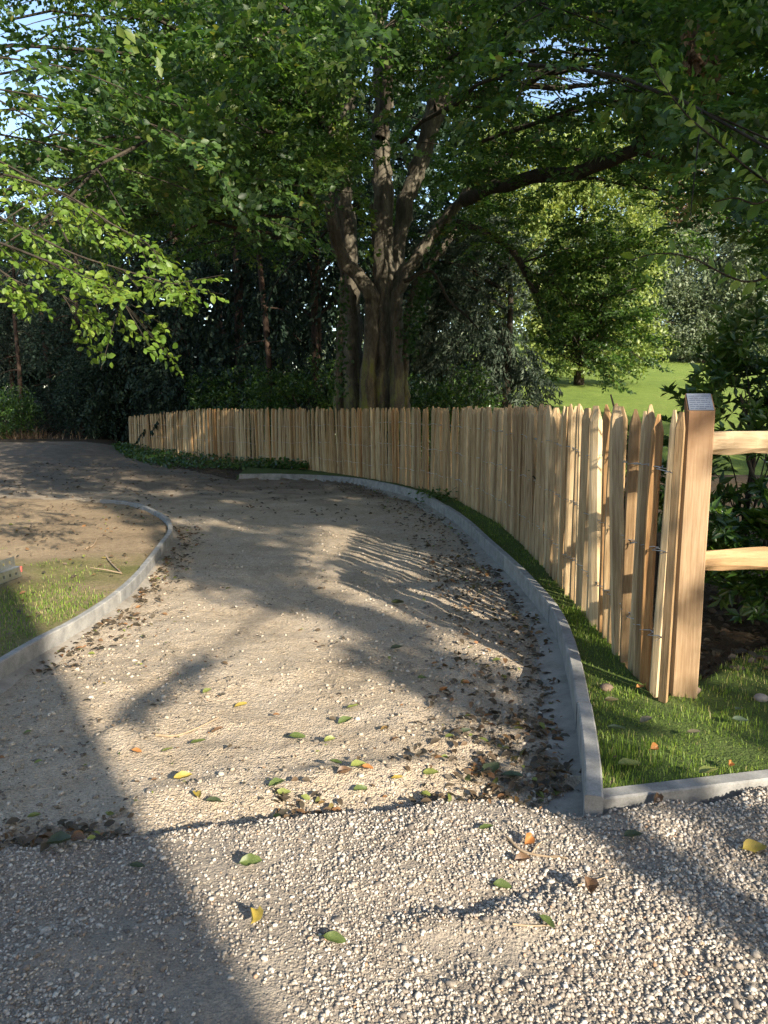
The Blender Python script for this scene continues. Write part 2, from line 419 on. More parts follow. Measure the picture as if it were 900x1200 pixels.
def inpoly(x, y, P):
    c = np.zeros(x.shape, bool); n = len(P)
    for i in range(n):
        x1, y1 = P[i]; x2, y2 = P[(i+1) % n]
        if y1 == y2: continue
        k = ((y1 > y) != (y2 > y)) & (x < (x2-x1)*(y-y1)/(y2-y1)+x1)
        c ^= k
    return c
def offset(D, w):
    T = np.gradient(D, axis=0); T = T/np.linalg.norm(T, axis=1)[:, None]
    return D+np.stack([T[:, 1], -T[:, 0]], 1)*w
LAWN_P = np.vstack([[(.80, 2.68)], offset(rk_d, .034)[1:], [(-3.2, 15.9), (-3.4, 18.6)], fence_d[::-40][:, :2][(fence_d[::-40][:, 0] > -3.2)], [(3.0, 5.0), (9, 5.5), (9, 2.0), (3.6, 3.28)], FE[::-1]+np.array([-.008, .036])])
BED_P = np.vstack([offset(lk_d, -.028), [(-5.2, 12.0), (-8, 12.6), (-30, 12.4), (-30, 2.9)]])
def drive_w(x, y):
    """1 on the drive and far path"""
    return 1-np.maximum(inpoly(x, y, LAWN_P), inpoly(x, y, BED_P))
def dist_to(x, y, P):
    sh = x.shape; q = np.stack([x.ravel(), y.ravel()], 1); d = np.full(len(q), 1e9)
    for p in P[::3]: d = np.minimum(d, (q[:, 0]-p[0])**2+(q[:, 1]-p[1])**2)
    return np.sqrt(d).reshape(sh)
def height(x, y):
    x = np.asarray(x, float); y = np.asarray(y, float)
    shp = np.broadcast(x, y).shape; x = np.broadcast_to(x, shp); y = np.broadcast_to(y, shp)
    lawn = inpoly(x, y, LAWN_P); bed = inpoly(x, y, BED_P)
    st = np.interp(x, STEP[:, 0], STEP[:, 1])+.05*fnoise(x, y*0, 5, .22, 3)
    dr = -.085+.02*fnoise(x, y, 1, 1.1, 4)+.012*fnoise(x, y, 2, .25, 3)
    kx_ = np.interp(y, rk_d[:240, 1], rk_d[:240, 0]); dr = dr-.05*np.exp(-(np.maximum(kx_-x, 0)/.38)**2)*(y < 15)
    # ruts on the drive
    fd = x+1.20-.27*(y-3.85)+.16*fnoise(x, y, 15, .4, 4); wnd = sst(2.95, 3.6, y)*(1-sst(4.0, 4.7, y))
    dr = dr+wnd*(.05*sst(-.09, .06, fd)*np.exp(-np.maximum(fd, 0)/.30)-.015*np.exp(-((fd+.12)/.10)**2))
    for q, (a_, b_) in enumerate(((-.55, .22), (.1, -.28), (-.2, -.6))):
        f2 = y-3.3-a_-b_*x-.06*fnoise(x, y, 18+q, .4, 3); dr = dr+.018*np.exp(-(f2/.05)**2)*sst(-.1, .35, fnoise(x, y, 28+q, .5, 2)+.1)
    dr = dr+(.013*fnoise(x, y, 22, .13, 2)+.016*fnoise(x, y, 25, .42, 2))*(1-sst(8, 12, y))
    ap = -.020+.026*fnoise(x, y, 3, .55, 4)+.010*fnoise(x, y, 4, .12, 3)
    rdg = (y-1.98-.16*x)+.22*fnoise(x, y, 8, .6, 3); ap = ap+(.030*np.exp(-(rdg/.08)**2)-.018*np.exp(-((rdg-.16)/.09)**2))*sst(-.15, .35, fnoise(x, y, 23, .4, 2))
    g = sst(-.02, .035, y-st); zd = ap*(1-g)+dr*g
    dip = (y-st-.1); zd = zd-.03*np.exp(-(dip/.09)**2)+.03*np.exp(-((dip-.26)/.10)**2)*sst(-.2, .3, fnoise(x, y, 24, .4, 2)+.1)
    # right hand edges of the forecourt sit under the edging
    z = np.where(lawn, -.005+.012*fnoise(x, y, 6, .35, 3), zd)
    z = np.where(bed, -.015+.018*fnoise(x, y, 7, .5, 3), z)
    far = sst(14, 26, y)
    left = sst(-6.6, -10.5, x)
    z = z+far*left*.42 + sst(25, 90, y)*3.0*(1-sst(0, 6, x)) + .06*far*fnoise(x, y, 9, 2.5, 3)
    mea = sst(2.0, 7, x)*np.maximum(0, y-18)
    z = z+np.minimum(.122*mea, 14)
    return z
def hz(x, y): return float(height(np.array([x]), np.array([y]))[0])

def grow(a, first, k, end):
    v = [a]; s = first
    while abs(v[-1]-a) < abs(end-a): v.append(v[-1]+(s if end > a else -s)); s *= k
    return v[1:]
xs = np.array(sorted(grow(-4.5, .06, 1.11, -500))+list(np.arange(-4.5, 2.8, .036))+grow(2.8, .07, 1.14, 500))
ys = np.array(sorted(grow(1.2, .08, 1.25, -500))+list(np.arange(1.2, 5.2, .032))+list(np.arange(5.2, 9, .05))+list(np.arange(9, 17.9, .11))+grow(17.9, .2, 1.07, 800))
GX, GY = np.meshgrid(xs, ys)
GZ = height(GX, GY)
GV = np.stack([GX, GY, GZ], -1).reshape(-1, 3)
nx, ny = len(xs), len(ys)
ii = np.arange(nx-1)[None]+np.arange(ny-1)[:, None]*nx
GF = np.stack([ii, ii+1, ii+nx+1, ii+nx], -1).reshape(-1, 4)
cxm = ((GX[:-1, :-1]+GX[1:, 1:])/2).ravel(); cym = ((GY[:-1, :-1]+GY[1:, 1:])/2).ravel()
zone = np.zeros(len(GF), int)                                        # 0 drive
zone[cym < np.interp(cxm, STEP[:, 0], STEP[:, 1])+.02*fnoise(cxm, cym, 12, .2, 2)] = 1
zone[inpoly(cxm, cym, LAWN_P)] = 2
zone[inpoly(cxm, cym, BED_P)] = 3
fr = (cym > 3.0) & (cxm > np.interp(cym, fence_d[:, 1], fence_d[:, 0])+0.0) & (zone != 2)
wild = (cym > 24.5+.8*fnoise(cxm, cym, 14, 3., 2)) | fr | (cxm < -24) | ((cym > 15.8) & (cxm > np.interp(cym, [15.8, 18, 20.6, 24.4], [-3.2, -4.6, -6.4, -8.9])))
zone[wild & (zone == 0)] = 4
zone[(zone == 4) & (cxm > 3.2) & (cym > 17)] = 5
for k, nm in enumerate(['gravel_drive', 'gravel_forecourt', 'lawn', 'planting_bed', 'woodland_floor', 'meadow']):
    F = GF[zone == k]
    used, inv = np.unique(F.ravel(), return_inverse=True)
    o = link(nm, mesh_np(nm, GV[used], inv.reshape(-1, 4), smooth=True), M[['drive', 'apron', 'lawn', 'bed', 'wood_floor', 'meadow'][k]])
    o['kind'] = 'structure'

# ------------------------------------------------------------------ loose stone
ICO_V = None
def ico():
    t = (1+5**.5)/2
    V = np.array([(-1,t,0),(1,t,0),(-1,-t,0),(1,-t,0),(0,-1,t),(0,1,t),(0,-1,-t),(0,1,-t),(t,0,-1),(t,0,1),(-t,0,-1),(-t,0,1)], float)
    V /= np.linalg.norm(V[0])
    F = np.array([(0,11,5),(0,5,1),(0,1,7),(0,7,10),(0,10,11),(1,5,9),(5,11,4),(11,10,2),(10,7,6),(7,1,8),(3,9,4),(3,4,2),(3,2,6),(3,6,8),(3,8,9),(4,9,5),(2,4,11),(6,2,10),(8,6,7),(9,8,1)])
    return V, F
def subdiv(V, F):
    V = list(map(tuple, V)); cache = {}
    def mid(a, b):
        k = (min(a, b), max(a, b))
        if k not in cache:
            m = (np.array(V[a])+np.array(V[b]))/2; V.append(tuple(m/np.linalg.norm(m))); cache[k] = len(V)-1
        return cache[k]
    out = []
    for a, b, c in F:
        ab, bc, ca = mid(a, b), mid(b, c), mid(c, a)
        out += [(a, ab, ca), (b, bc, ab), (c, ca, bc), (ab, bc, ca)]
    return np.array(V), np.array(out)
IV, IF = ico(); IV2, IF2 = subdiv(IV, IF)
def rand_rot(n, g, flat=None):
    q = g.normal(size=(n, 4)); q /= np.linalg.norm(q, axis=1)[:, None]
    a, b, c, d = q.T
    return np.stack([1-2*(c*c+d*d), 2*(b*c-a*d), 2*(b*d+a*c), 2*(b*c+a*d), 1-2*(b*b+d*d), 2*(c*d-a*b), 2*(b*d-a*c), 2*(c*d+a*b), 1-2*(b*b+c*c)], 1).reshape(-1, 3, 3)
def pebbles(name, XY, size, big, label_kind='stuff', sink=.25, seed=3, tintpow=1.):
    g = np.random.default_rng(seed); n = len(XY)
    TV, TF = (IV2, IF2) if big else (IV, IF)
    Vt = TV[None]*(1+.22*(g.random((n, len(TV), 1))*2-1))*np.stack([1+0*size, .66+.34*g.random(n), .48+.34*g.random(n)], 1)[:, None]
    tilt = rand_rot(n, g)
    Vt = np.einsum('nij,nkj->nki', tilt, Vt)*(size/2)[:, None, None]
    Vt[..., 2] *= .75
    Z = height(XY[:, 0], XY[:, 1])+size*(.5-sink)*.7
    Vt += np.stack([XY[:, 0], XY[:, 1], Z], 1)[:, None]
    F = (TF[None]+(np.arange(n)*len(TV))[:, None, None]).reshape(-1, 3)
    tn = np.repeat(g.random(n)**tintpow, len(TF))
    return Vt.reshape(-1, 3), F, tn
def join(name, parts, mat, kind=None, parent=None, smooth=True):
    V = []; F = []; T = []; n = 0
    for v, f, t in parts:
        V.append(v); F.append(f+n); T.append(t); n += len(v)
    o = link(name, mesh_np(name, np.concatenate(V), np.concatenate(F), np.concatenate(T), smooth), mat, parent)
    if kind: o['kind'] = kind
    return o
def scatter(n, x0, x1, y0, y1, g, bias=0):
    y = y0+(y1-y0)*g.random(n)
    hw = .56*y+.15
    x = -hw+2*hw*g.random(n)
    k = (x > x0) & (x < x1)
    return np.stack([x[k], y[k]], 1)
g = np.random.default_rng(21)
XY = scatter(52000, -3, 3, 1.45, 3.1, g)
st = np.interp(XY[:, 0], STEP[:, 0], STEP[:, 1])
dens = fnoise(XY[:, 0], XY[:, 1], 31, .38, 3)*1.9+.85+.30*sst(-.6, .6, XY[:, 0])+.55*sst(-.3, -.8, XY[:, 0])
dens = np.where(XY[:, 1] < st, dens, dens*np.exp(-(XY[:, 1]-st)/(.07+.10*np.abs(fnoise(XY[:, 0], XY[:, 1]*0, 32, .4, 2)))))
k = (XY[:, 0] < np.where(XY[:, 1] > st, .74, 99)) & (g.random(len(XY)) < np.clip(dens, .0, 1)); XY = XY[k]
sz = .0062+.0100*g.random(len(XY))**2.0
sz *= 1+.15*sst(0, .9, XY[:, 0])
bigm = sz > .0152
parts = [pebbles('p', XY[bigm], sz[bigm], True, seed=5), pebbles('p', XY[~bigm], sz[~bigm], False, seed=6)]
XB = scatter(300, -3, 3, 1.5, 2.9, g); XB = XB[XB[:, 1] < np.interp(XB[:, 0], STEP[:, 0], STEP[:, 1])]
parts.append(pebbles('p', XB, .016+.013*g.random(len(XB))**2, True, seed=7, tintpow=1.7))
o = join('gravel', parts, M['pebble'], 'stuff')
tag(o, 'pale rounded pebbles spread over the forecourt in front', 'gravel')
# crushed stone on the drive
XY = scatter(50000, -99, 99, 2.6, 13, g)
XY[:, 1] = 2.5+10*g.random(len(XY))**1.5
XY[:, 0] = (g.random(len(XY))*2-1)*(.56*XY[:, 1]+.1)
d = drive_w(XY[:, 0], XY[:, 1]) > .5
dens = .42+1.0*fnoise(XY[:, 0], XY[:, 1], 41, .8, 4)+.5*np.exp(-((XY[:, 0]-.1)/.8)**2-((XY[:, 1]-7.)/2.2)**2)
d &= (g.random(len(XY)) < np.clip(dens, .06, 1)) & (XY[:, 1] > np.interp(XY[:, 0], STEP[:, 0], STEP[:, 1])) & (XY[:, 0] < np.interp(XY[:, 1], rk_d[:, 1], rk_d[:, 0])-.03)
XY = XY[d]
sz = .006+.030*g.random(len(XY))**4.2
parts = [pebbles('p', XY, sz, False, sink=.38, seed=9, tintpow=1.15)]
o = join('crushed_stone', parts, M['chip'], 'stuff', smooth=False)
tag(o, 'crushed stone scattered over the sandy drive', 'crushed stone')

# ------------------------------------------------------------------ kerbs
def kerb(name, label, P, W, ztop, depth, side, stone_len, haunch_w, close_z=None):
    c = P[0]; t = thing(name, label, 'kerb', (c[0], c[1], hz(c[0], c[1])))
    D, Ltot = resample(P, .03)
    T = np.gradient(D, axis=0); T /= np.linalg.norm(T, axis=1)[:, None]
    Nn = np.stack([-T[:, 1], T[:, 0]], 1)*side                     # towards the drive
    n = max(1, int(round(Ltot/stone_len))); e = np.linspace(0, len(D)-1, n+1)
    gg = np.random.default_rng(len(name))
    off = np.array(t.location)
    for k in range(n):
        i = np.linspace(e[k]+.16, e[k+1]-.16, 5); 
        P2 = np.stack([np.interp(i, np.arange(len(D)), D[:, q]) for q in (0, 1)], 1)
        N2 = np.stack([np.interp(i, np.arange(len(D)), Nn[:, q]) for q in (0, 1)], 1)
        zt = ztop+.006*(gg.random()*2-1); b = .007
        prof = [(0, -depth), (0, zt-b), (b, zt), (W-b, zt), (W, zt-b), (W, -depth)]   # offset from drive face inward
        V = []; F = []; m = len(prof); jit = .006*(gg.random()*2-1)
        for a in range(5):
            for (o_, z_) in prof:
                q = P2[a]-N2[a]*(o_+jit); V.append((q[0]-off[0], q[1]-off[1], z_-off[2]))
        for a in range(4):
            for q in range(m): F.append([a*m+q, a*m+(q+1) % m, (a+1)*m+(q+1) % m, (a+1)*m+q])
        F.append(list(range(m))[::-1]); F.append([4*m+q for q in range(m)])
        mb = MB(); mb.add(V, F)
        link('kerb_stone', mb.mesh('kerb_stone'), M['kerb'], t)
    if haunch_w:
        i = np.arange(0, len(D), 2); V = []; F = []; m = 6
        ww = haunch_w*(1+.45*fnoise(D[i, 0], D[i, 1], 51, .35, 3))
        for a, q in enumerate(i):
            for s, hgt in zip((-.01, .02, .35, .7, 1., 1.15), (.035, .033, .022, .01, -.006, -.05)):
                oo = s*ww[a] if s > 0 else s
                p = D[q]+Nn[q]*oo
                V.append((p[0]-off[0], p[1]-off[1], (-.128 if side > 0 else -.09)+hgt+.006*fnoise(np.array(p[0]), np.array(p[1]), 52, .1, 2)-off[2]))
        for a in range(len(i)-1):
            for q in range(m-1): F.append([a*m+q, a*m+q+1, (a+1)*m+q+1, (a+1)*m+q])
        mb = MB(); mb.add(V, F); link('haunch', mb.mesh('haunch', True), M['haunch'], t)
    return t
kerb('kerb', 'long curved grey concrete kerb between the drive and the paling fence', RK, .068, .045, .25, 1, .92, .16)
kerb('kerb', 'curved pale concrete kerb around the bare planting bed across the drive', LK, .055, .04, .25, -1, .92, .10)
kerb('kerb', 'short straight concrete kerb in front of the grass beside the post', FE, .075, .004, .25, -1, .92, 0)

# ------------------------------------------------------------------ paling fence
fence = thing('paling_fence', 'long curved cleft chestnut paling fence wired together along the drive', 'fence', (1.478, 3.74, 0))
FOFF = np.array([1.478, 3.74, 0])
def pale_mesh(seed):
    g = np.random.default_rng(seed)
    wd = .050+.034*g.random(); dp = .024+.018*g.random(); Ht = 1.0
    ang = np.array([0, 62, 118, 180, 240, 300])*math.pi/180+(g.random(6)-.5)*.75
    ex = np.sign(np.cos(ang))*np.abs(np.cos(ang))**.75*wd/2; ey = np.sin(ang)*dp*(.55+.9*g.random(6))
    V = []; F = []
    zs = [0, .32, .66, .945]; bend = (g.random(2)-.5)*.022; tw = (g.random()-.5)*.25
    for z in zs:
        sc = 1-.08*z+.08*(g.random()-.5); c, s = math.cos(tw*z), math.sin(tw*z)
        bx, by = bend*math.sin(math.pi*z)
        for x, y in zip(ex*sc, ey*sc): V.append((x*c-y*s+bx, x*s+y*c+by, z*Ht))
    m = 6
    tipw = .16+.36*g.random()**1.5; tx = (g.random()-.5)*.02
    for x, y in zip(ex, ey): V.append((x*tipw+tx, y*.55, Ht+.0*(x > 0)))
    for a in range(4):
        for q in range(m): F.append([a*m+q, a*m+(q+1) % m, (a+1)*m+(q+1) % m, (a+1)*m+q])
    F.append([5, 4, 3, 2, 1, 0]); F.append([24+q for q in range(6)])
    mb = MB(); mb.add(V, F); me = mb.mesh('pale'); me.materials.append(M['pale']); return me, wd
PV = [pale_mesh(100+k) for k in range(14)]
gf = np.random.default_rng(77)
fs = np.concatenate([[0], np.cumsum(np.linalg.norm(np.diff(fence_d, axis=0), axis=1))])
fT = np.gradient(fence_d, axis=0); fT /= np.linalg.norm(fT, axis=1)[:, None]
pos = .02; wires = []
ztop_s = np.interp
pale_rows = []
while pos < FLEN-.02 and len(pale_rows) < 298:
    x, y = [float(np.interp(pos, fs, fence_d[:, q])) for q in (0, 1)]
    tx, ty = [float(np.interp(pos, fs, fT[:, q])) for q in (0, 1)]
    me, wd = PV[gf.integers(len(PV))]
    nearf = 1-sst(1.8, 4.2, pos)
    midf = 1-sst(2., 9., pos)
    nx_, ny_ = -ty, tx                                            # towards the drive
    zt = float(np.interp(pos, [0, .6, 2, 20, FLEN], [1.475, 1.495, 1.495, 1.40, 1.13]))+.013*gf.normal()
    zb = hz(x, y)-.02 if pos < 17 else -.25
    if pos < 1.5: zb += .02+.015*gf.random()
    o = link('pale', me, None, fence)
    o.location = (x-FOFF[0]+nx_*.004*gf.normal(), y-FOFF[1]+ny_*.004*gf.normal(), zb-FOFF[2])
    yaw = math.atan2(ty, tx)+R(40)*nearf+R(20)*midf+R(17-8*nearf)*gf.normal()
    lean = R(.8)*gf.normal()+R(3.2)*math.exp(-((pos-13.5)/1.6)**2)
    o.rotation_euler = (R(.8)*gf.normal(), lean, yaw)
    wsc = .88+.26*gf.random()+.14*nearf
    if not pale_rows: wsc = .62; yaw = math.atan2(ty, tx)+R(62)
    o.rotation_euler[2] = yaw; o.scale = (wsc, 1, zt-zb)
    pale_rows.append((x, y, nx_, ny_, yaw, zb, zt))
    pos += wd*wsc*.92+.014+.028*gf.random()**1.5+.042*nearf
# wires: two strands twisted between the pales, three rows
PR = np.array(pale_rows)
# first point on the post
for row, zrow in enumerate((1.17, .745, .315)):
    tb = Tubes()
    for strand in (0, 1):
        pts = []
        for i in range(len(PR)):
            x, y, nx_, ny_, yaw, zb, zt = PR[i]
            zz = zrow if i < 120 else zrow*.9
            zz += .012*math.sin(i*.9+row)+.010*math.sin(i*.37+row*2)+(zb if i > 150 else 0)*.6
            o_ = .036+.012*float(1-sst(0, 40, i)) if strand == 0 else -.030
            pts.append((x+nx_*o_, y+ny_*o_, zz))
            if i < len(PR)-1:
                x2, y2 = PR[i+1][:2]
                for f, a in ((.35, .4), (.5, -.5), (.65, .5)):
                    px_, py_ = x+(x2-x)*f, y+(y2-y)*f
                    s = 1 if strand == 0 else -1
                    pts.append((px_+nx_*s*.007*(1 if a > 0 else -1), py_+ny_*s*.007*(1 if a > 0 else -1), zz+s*.005*a))
        tb.add(np.array(pts)-FOFF, .0025, 4)
    link('wire', tb.mesh('wire'), M['wire'], fence)

# ------------------------------------------------------------------ gate post and rails
pc = np.array([1.578, 3.735]); PRZ = R(-13)
post = thing('gate_post', 'thick square oak post with a sloping top at the near end of the paling fence', 'post', (pc[0], pc[1], hz(*pc)), PRZ)
z0 = hz(*pc); hw = .063
mb = MB()
ch = .006; ring = [(-hw+ch, -hw), (hw-ch, -hw), (hw, -hw+ch), (hw, hw-ch), (hw-ch, hw), (-hw+ch, hw), (-hw, hw-ch), (-hw, -hw+ch)]
def ztop_(y): return 1.515+.085*(y/hw)*.52-z0
V = [(x, y, -.1) for x, y in ring]; lv = (.3, .7, 1.1)
for l in lv: V += [(x+.0015*math.sin(l*7), y+.0015*math.cos(l*5), l) for x, y in ring]
V += [(x, y, ztop_(y)) for x, y in ring]
F = [list(range(8))[::-1]]
for a in range(4):
    for q in range(8): F.append([a*8+q, a*8+(q+1) % 8, (a+1)*8+(q+1) % 8, (a+1)*8+q])
F.append([32+q for q in range(8)])
mb.add(V, F); link('post_shaft', mb.mesh('post_shaft'), M['post_top'], post)
sl_ = math.atan2(.085*.52, hw)
def plate(x0, x1, y0, y1, zl, th):
    c, s = math.cos(sl_), math.sin(sl_)
    MM = np.eye(4); MM[:3, :3] = [[1, 0, 0], [0, c, -s], [0, s, c]]; MM[:3, 3] = (0, 0, 1.515-z0)
    m = MB(); m.box((x0, y0, zl), (x1, y1, zl+th), MM); return m
hl = hw/math.cos(sl_)
pq = plate(-hw+.006, hw-.006, -hl+.006, hl-.006, .001, .004)
plq = link('plaque', pq.mesh('plaque'), M['plaque'], post)
lt = MB(); gl = np.random.default_rng(4)
for k, yy in enumerate(np.linspace(hl-.03, -hl+.016, 7)):
    x = -hw+.013; end = hw-.013-(.03*gl.random() if k in (2, 6) else .004)
    while x < end:
        wl = min(.010+.02*gl.random(), end-x)
        c, s = math.cos(sl_), math.sin(sl_)
        MM = np.eye(4); MM[:3, :3] = [[1, 0, 0], [0, c, -s], [0, s, c]]; MM[:3, 3] = (0, 0, 1.515-z0)
        lt.box((x, yy-.0042, .0045), (x+wl, yy+.0042, .0055), MM); x += wl+.004
link('lettering', lt.mesh('lettering'), M['print'], plq)

rails = thing('rail_fence', 'two rough cleft oak rails running from the post past the shrub', 'fence', (1.64, 3.75, 0))
def rail(p0, p1, h, d, seed):
    g = np.random.default_rng(seed); n = 22; P = np.array([np.array(p0)*(1-t)+np.array(p1)*t for t in np.linspace(0, 1, n)])
    V = []; F = []; m = 8
    ax = (P[-1]-P[0]); ax /= np.linalg.norm(ax); side = np.cross(ax, [0, 0, 1.]); side /= np.linalg.norm(side)
    for a in range(n):
        s = 1+.14*(g.random()-.5)+.10*math.sin(a*.7+seed); wob = .010*(g.random(2)-.5)+.008*np.array([math.sin(a*.5), math.cos(a*.43+seed)])
        for q in range(m):
            th = q*2*math.pi/m+.3
            r = .80+.26*g.random()
            V.append(P[a]+side*(math.cos(th)*d/2*r*s+wob[0])+np.array([0, 0, math.sin(th)*h/2*r*s+wob[1]])-np.array([1.64, 3.75, 0]))
    for a in range(n-1):
        for q in range(m): F.append([a*m+q, (a+1)*m+q, (a+1)*m+(q+1) % m, a*m+(q+1) % m])
    F.append(list(range(m))); F.append([(n-1)*m+q for q in range(m)][::-1])
    mb = MB(); mb.add(V, F); return mb.mesh('rail')
link('rail', rail((1.635, 3.75, 1.31), (4.1, 4.02, 1.35), .125, .075, 1), M['rail'], rails)
link('rail', rail((1.635, 3.75, .695), (4.1, 4.02, .735), .115, .085, 6), M['rail'], rails)
mb = MB(); mb.box((-.06, -.06, -.3), (.06, .06, 1.55)); o = link('end_post', mb.mesh('end_post'), M['post'], rails, (4.16-1.64, 4.03-3.75, 0))

# ------------------------------------------------------------------ leaves
def leaf_tpl(detail):
    """leaf along +x, unit length, unit width, folded up along the midrib (z scaled by fold)"""
    if detail == 0:
        V = np.array([(0, 0, 0), (.45, -.5, 1), (1, 0, -.3), (.45, .5, 1)], float); F = np.array([(0, 1, 2), (0, 2, 3)])
    else:
        V = np.array([(0, 0, 0), (.22, -.36, .7), (.22, .36, .7), (.22, 0, .1), (.55, -.5, .9), (.55, .5, .9), (.55, 0, .1), (.82, -.28, .4), (.82, .28, .4), (.82, 0, -.15), (1, 0, -.6)], float)
        F = np.array([(0, 1, 3), (0, 3, 2), (1, 4, 6), (1, 6, 3), (3, 6, 5), (3, 5, 2), (4, 7, 9), (4, 9, 6), (6, 9, 8), (6, 8, 5), (7, 10, 9), (9, 10, 8)])
    return V, F
def unit(v): return v/(np.linalg.norm(v, axis=-1, keepdims=True)+1e-9)
def leaves(P, D, Nm, ln, wd, fold=.12, detail=0, tint=None, g=rng):
    """P base points, D directions, Nm normals (n,3); ln lengths (n,), wd width ratio"""
    D = unit(D); Sd = unit(np.cross(Nm, D)); U = np.cross(D, Sd)
    TV, TF = leaf_tpl(detail)
    n = len(P); ln = np.broadcast_to(ln, (n,)); w_ = ln*wd
    V = P[:, None]+TV[None, :, 0:1]*ln[:, None, None]*D[:, None]+TV[None, :, 1:2]*w_[:, None, None]*Sd[:, None]+TV[None, :, 2:3]*(ln*fold)[:, None, None]*U[:, None]
    F = (TF[None]+(np.arange(n)*len(TV))[:, None, None]).reshape(-1, 3)
    t = g.random(n) if tint is None else tint
    return V.reshape(-1, 3), F, np.repeat(t, len(TF))
def spray_tpl(kind, g):
    """list of leaf base, direction, normal for one spray lying in xy, growing along +x, unit length"""
    P = []; D = []; Nn = []
    def one(p, d, tilt=.35):
        P.append(p); D.append(d); Nn.append(np.array([0, 0, 1.])+tilt*g.normal(size=3))
    if kind == 'beech':
        for k in range(13):
            s = k/13+.05; sd = 1 if k % 2 else -1
            one(np.array([s, 0, -.10*s*s]), np.array([.65, sd*.8, -.15+.2*g.normal()]))
        one(np.array([1., 0, -.1]), np.array([1., 0, -.25]))
        for k, s in enumerate((.15, .3, .45, .6, .74)):
            sd = 1 if k % 2 else -1; L_ = .5*(1-.55*s); dr = np.array([.72, sd*.7, -.1])
            for q in range(5):
                u = (q+.6)/5*L_; b = np.array([s, 0, -.1*s*s])+dr*u; s2 = 1 if q % 2 else -1
                one(b, np.array([.72+.4*(-sd*s2), sd*.7+s2*.6, -.2+.2*g.normal()]))
    elif kind == 'conifer':
        for k in range(26):
            s = g.random(); sd = 1 if k % 2 else -1
            one(np.array([s, sd*.04, -.25*s*s]), np.array([.6+.3*g.random(), sd*(.35+.5*g.random()), -.55-.6*g.random()]), .8)
    elif kind == 'clump':
        for k in range(22):
            v = unit(g.normal(size=3)); p = np.array([.5, 0, 0])+.45*v*g.random()**.4
            one(p, v+.5*g.normal(size=3)+np.array([0, 0, -.25]), .7)
    elif kind == 'rosette':
        for c in range(3):
            b = np.array([.35*c, .12*(g.random()-.5), .1*c])
            for k in range(7):
                a = k*2*math.pi/7+g.random()*.6
                one(b, np.array([math.cos(a)+.3, math.sin(a), .35+.3*g.normal()]), .3)
    return np.array(P), np.array(D), np.array(Nn)
def frames(D, roll_up=None, g=rng, tilt=.25):
    X = unit(D); up = np.array([0, 0, 1.])+tilt*g.normal(size=X.shape)
    Y = unit(np.cross(up, X)); Z = np.cross(X, Y)
    return np.stack([X, Y, Z], -1)                                # columns
def spray_leaves(kind, P, D, size, leaf, wd, g, fold=.12, detail=0, variants=5, tilt=.25, tint=None, jit=.25, keepf=1.):
    out = []; which = g.integers(variants, size=len(P)); Rm = frames(D, g=g, tilt=tilt); size = np.broadcast_to(size, (len(P),))
    for v in range(variants):
        k = which == v
        if not k.any(): continue
        p, d, nn = spray_tpl(kind, g)
        PP = P[k][:, None]+np.einsum('nij,mj->nmi', Rm[k], p)*size[k][:, None, None]
        DD = np.einsum('nij,mj->nmi', Rm[k], d); NN = np.einsum('nij,mj->nmi', Rm[k], nn)
        DD = DD+jit*g.normal(size=DD.shape); NN = NN+jit*g.normal(size=NN.shape)
        base = np.repeat(np.clip(.5+.25*g.normal(size=PP.shape[0]), 0, 1), PP.shape[1])
        PP = PP.reshape(-1, 3); DD = DD.reshape(-1, 3); NN = NN.reshape(-1, 3)
        if keepf < 1:
            q = g.random(len(PP)) < keepf; PP = PP[q]; DD = DD[q]; NN = NN[q]; base = base[q]
        m = len(PP)
        tt = np.clip(base+.22*g.normal(size=m), 0, 1) if tint is None else np.clip(tint+.15*g.normal(size=m), 0, 1)
        tt = np.where(g.random(m) < .012, 1., np.minimum(tt, .93)) if kind == 'beech' else tt
        out.append(leaves(PP, DD, NN, leaf*(.7+.6*g.random(m)), wd, fold, detail, tt, g))
    return out

# ------------------------------------------------------------------ the great beech behind the fence
TB = np.array([.0, 16.6])
tb0 = hz(*TB)
beech = thing('beech_tree', 'huge many stemmed beech tree standing behind the middle of the fence', 'tree', (TB[0], TB[1], tb0))
BOFF = np.array([TB[0], TB[1], tb0])
def px_path(pts, Y): return np.array([at(px, py, Y[i] if hasattr(Y, '__len__') else Y) for i, (px, py) in enumerate(pts)])
def limb(name, pts, Y, r, parent, off, sides=12, n=26, rough=.16, seed=1, mat='beech'):
    P = catmull(px_path(pts, Y), n); rr = np.interp(np.linspace(0, 1, n), np.linspace(0, 1, len(r)), r)
    gg = np.random.default_rng(seed); P = P+.02*gg.normal(size=P.shape)*np.minimum(1, rr[:, None]*8)
    V, F = tube_arrays(P, rr*(.76 if name == 'trunk' else 1.), sides, rough, seed)
    link(name, mesh_np(name, V-off, F, smooth=True), M[mat], parent); return P
PXM = 16.6/FPX
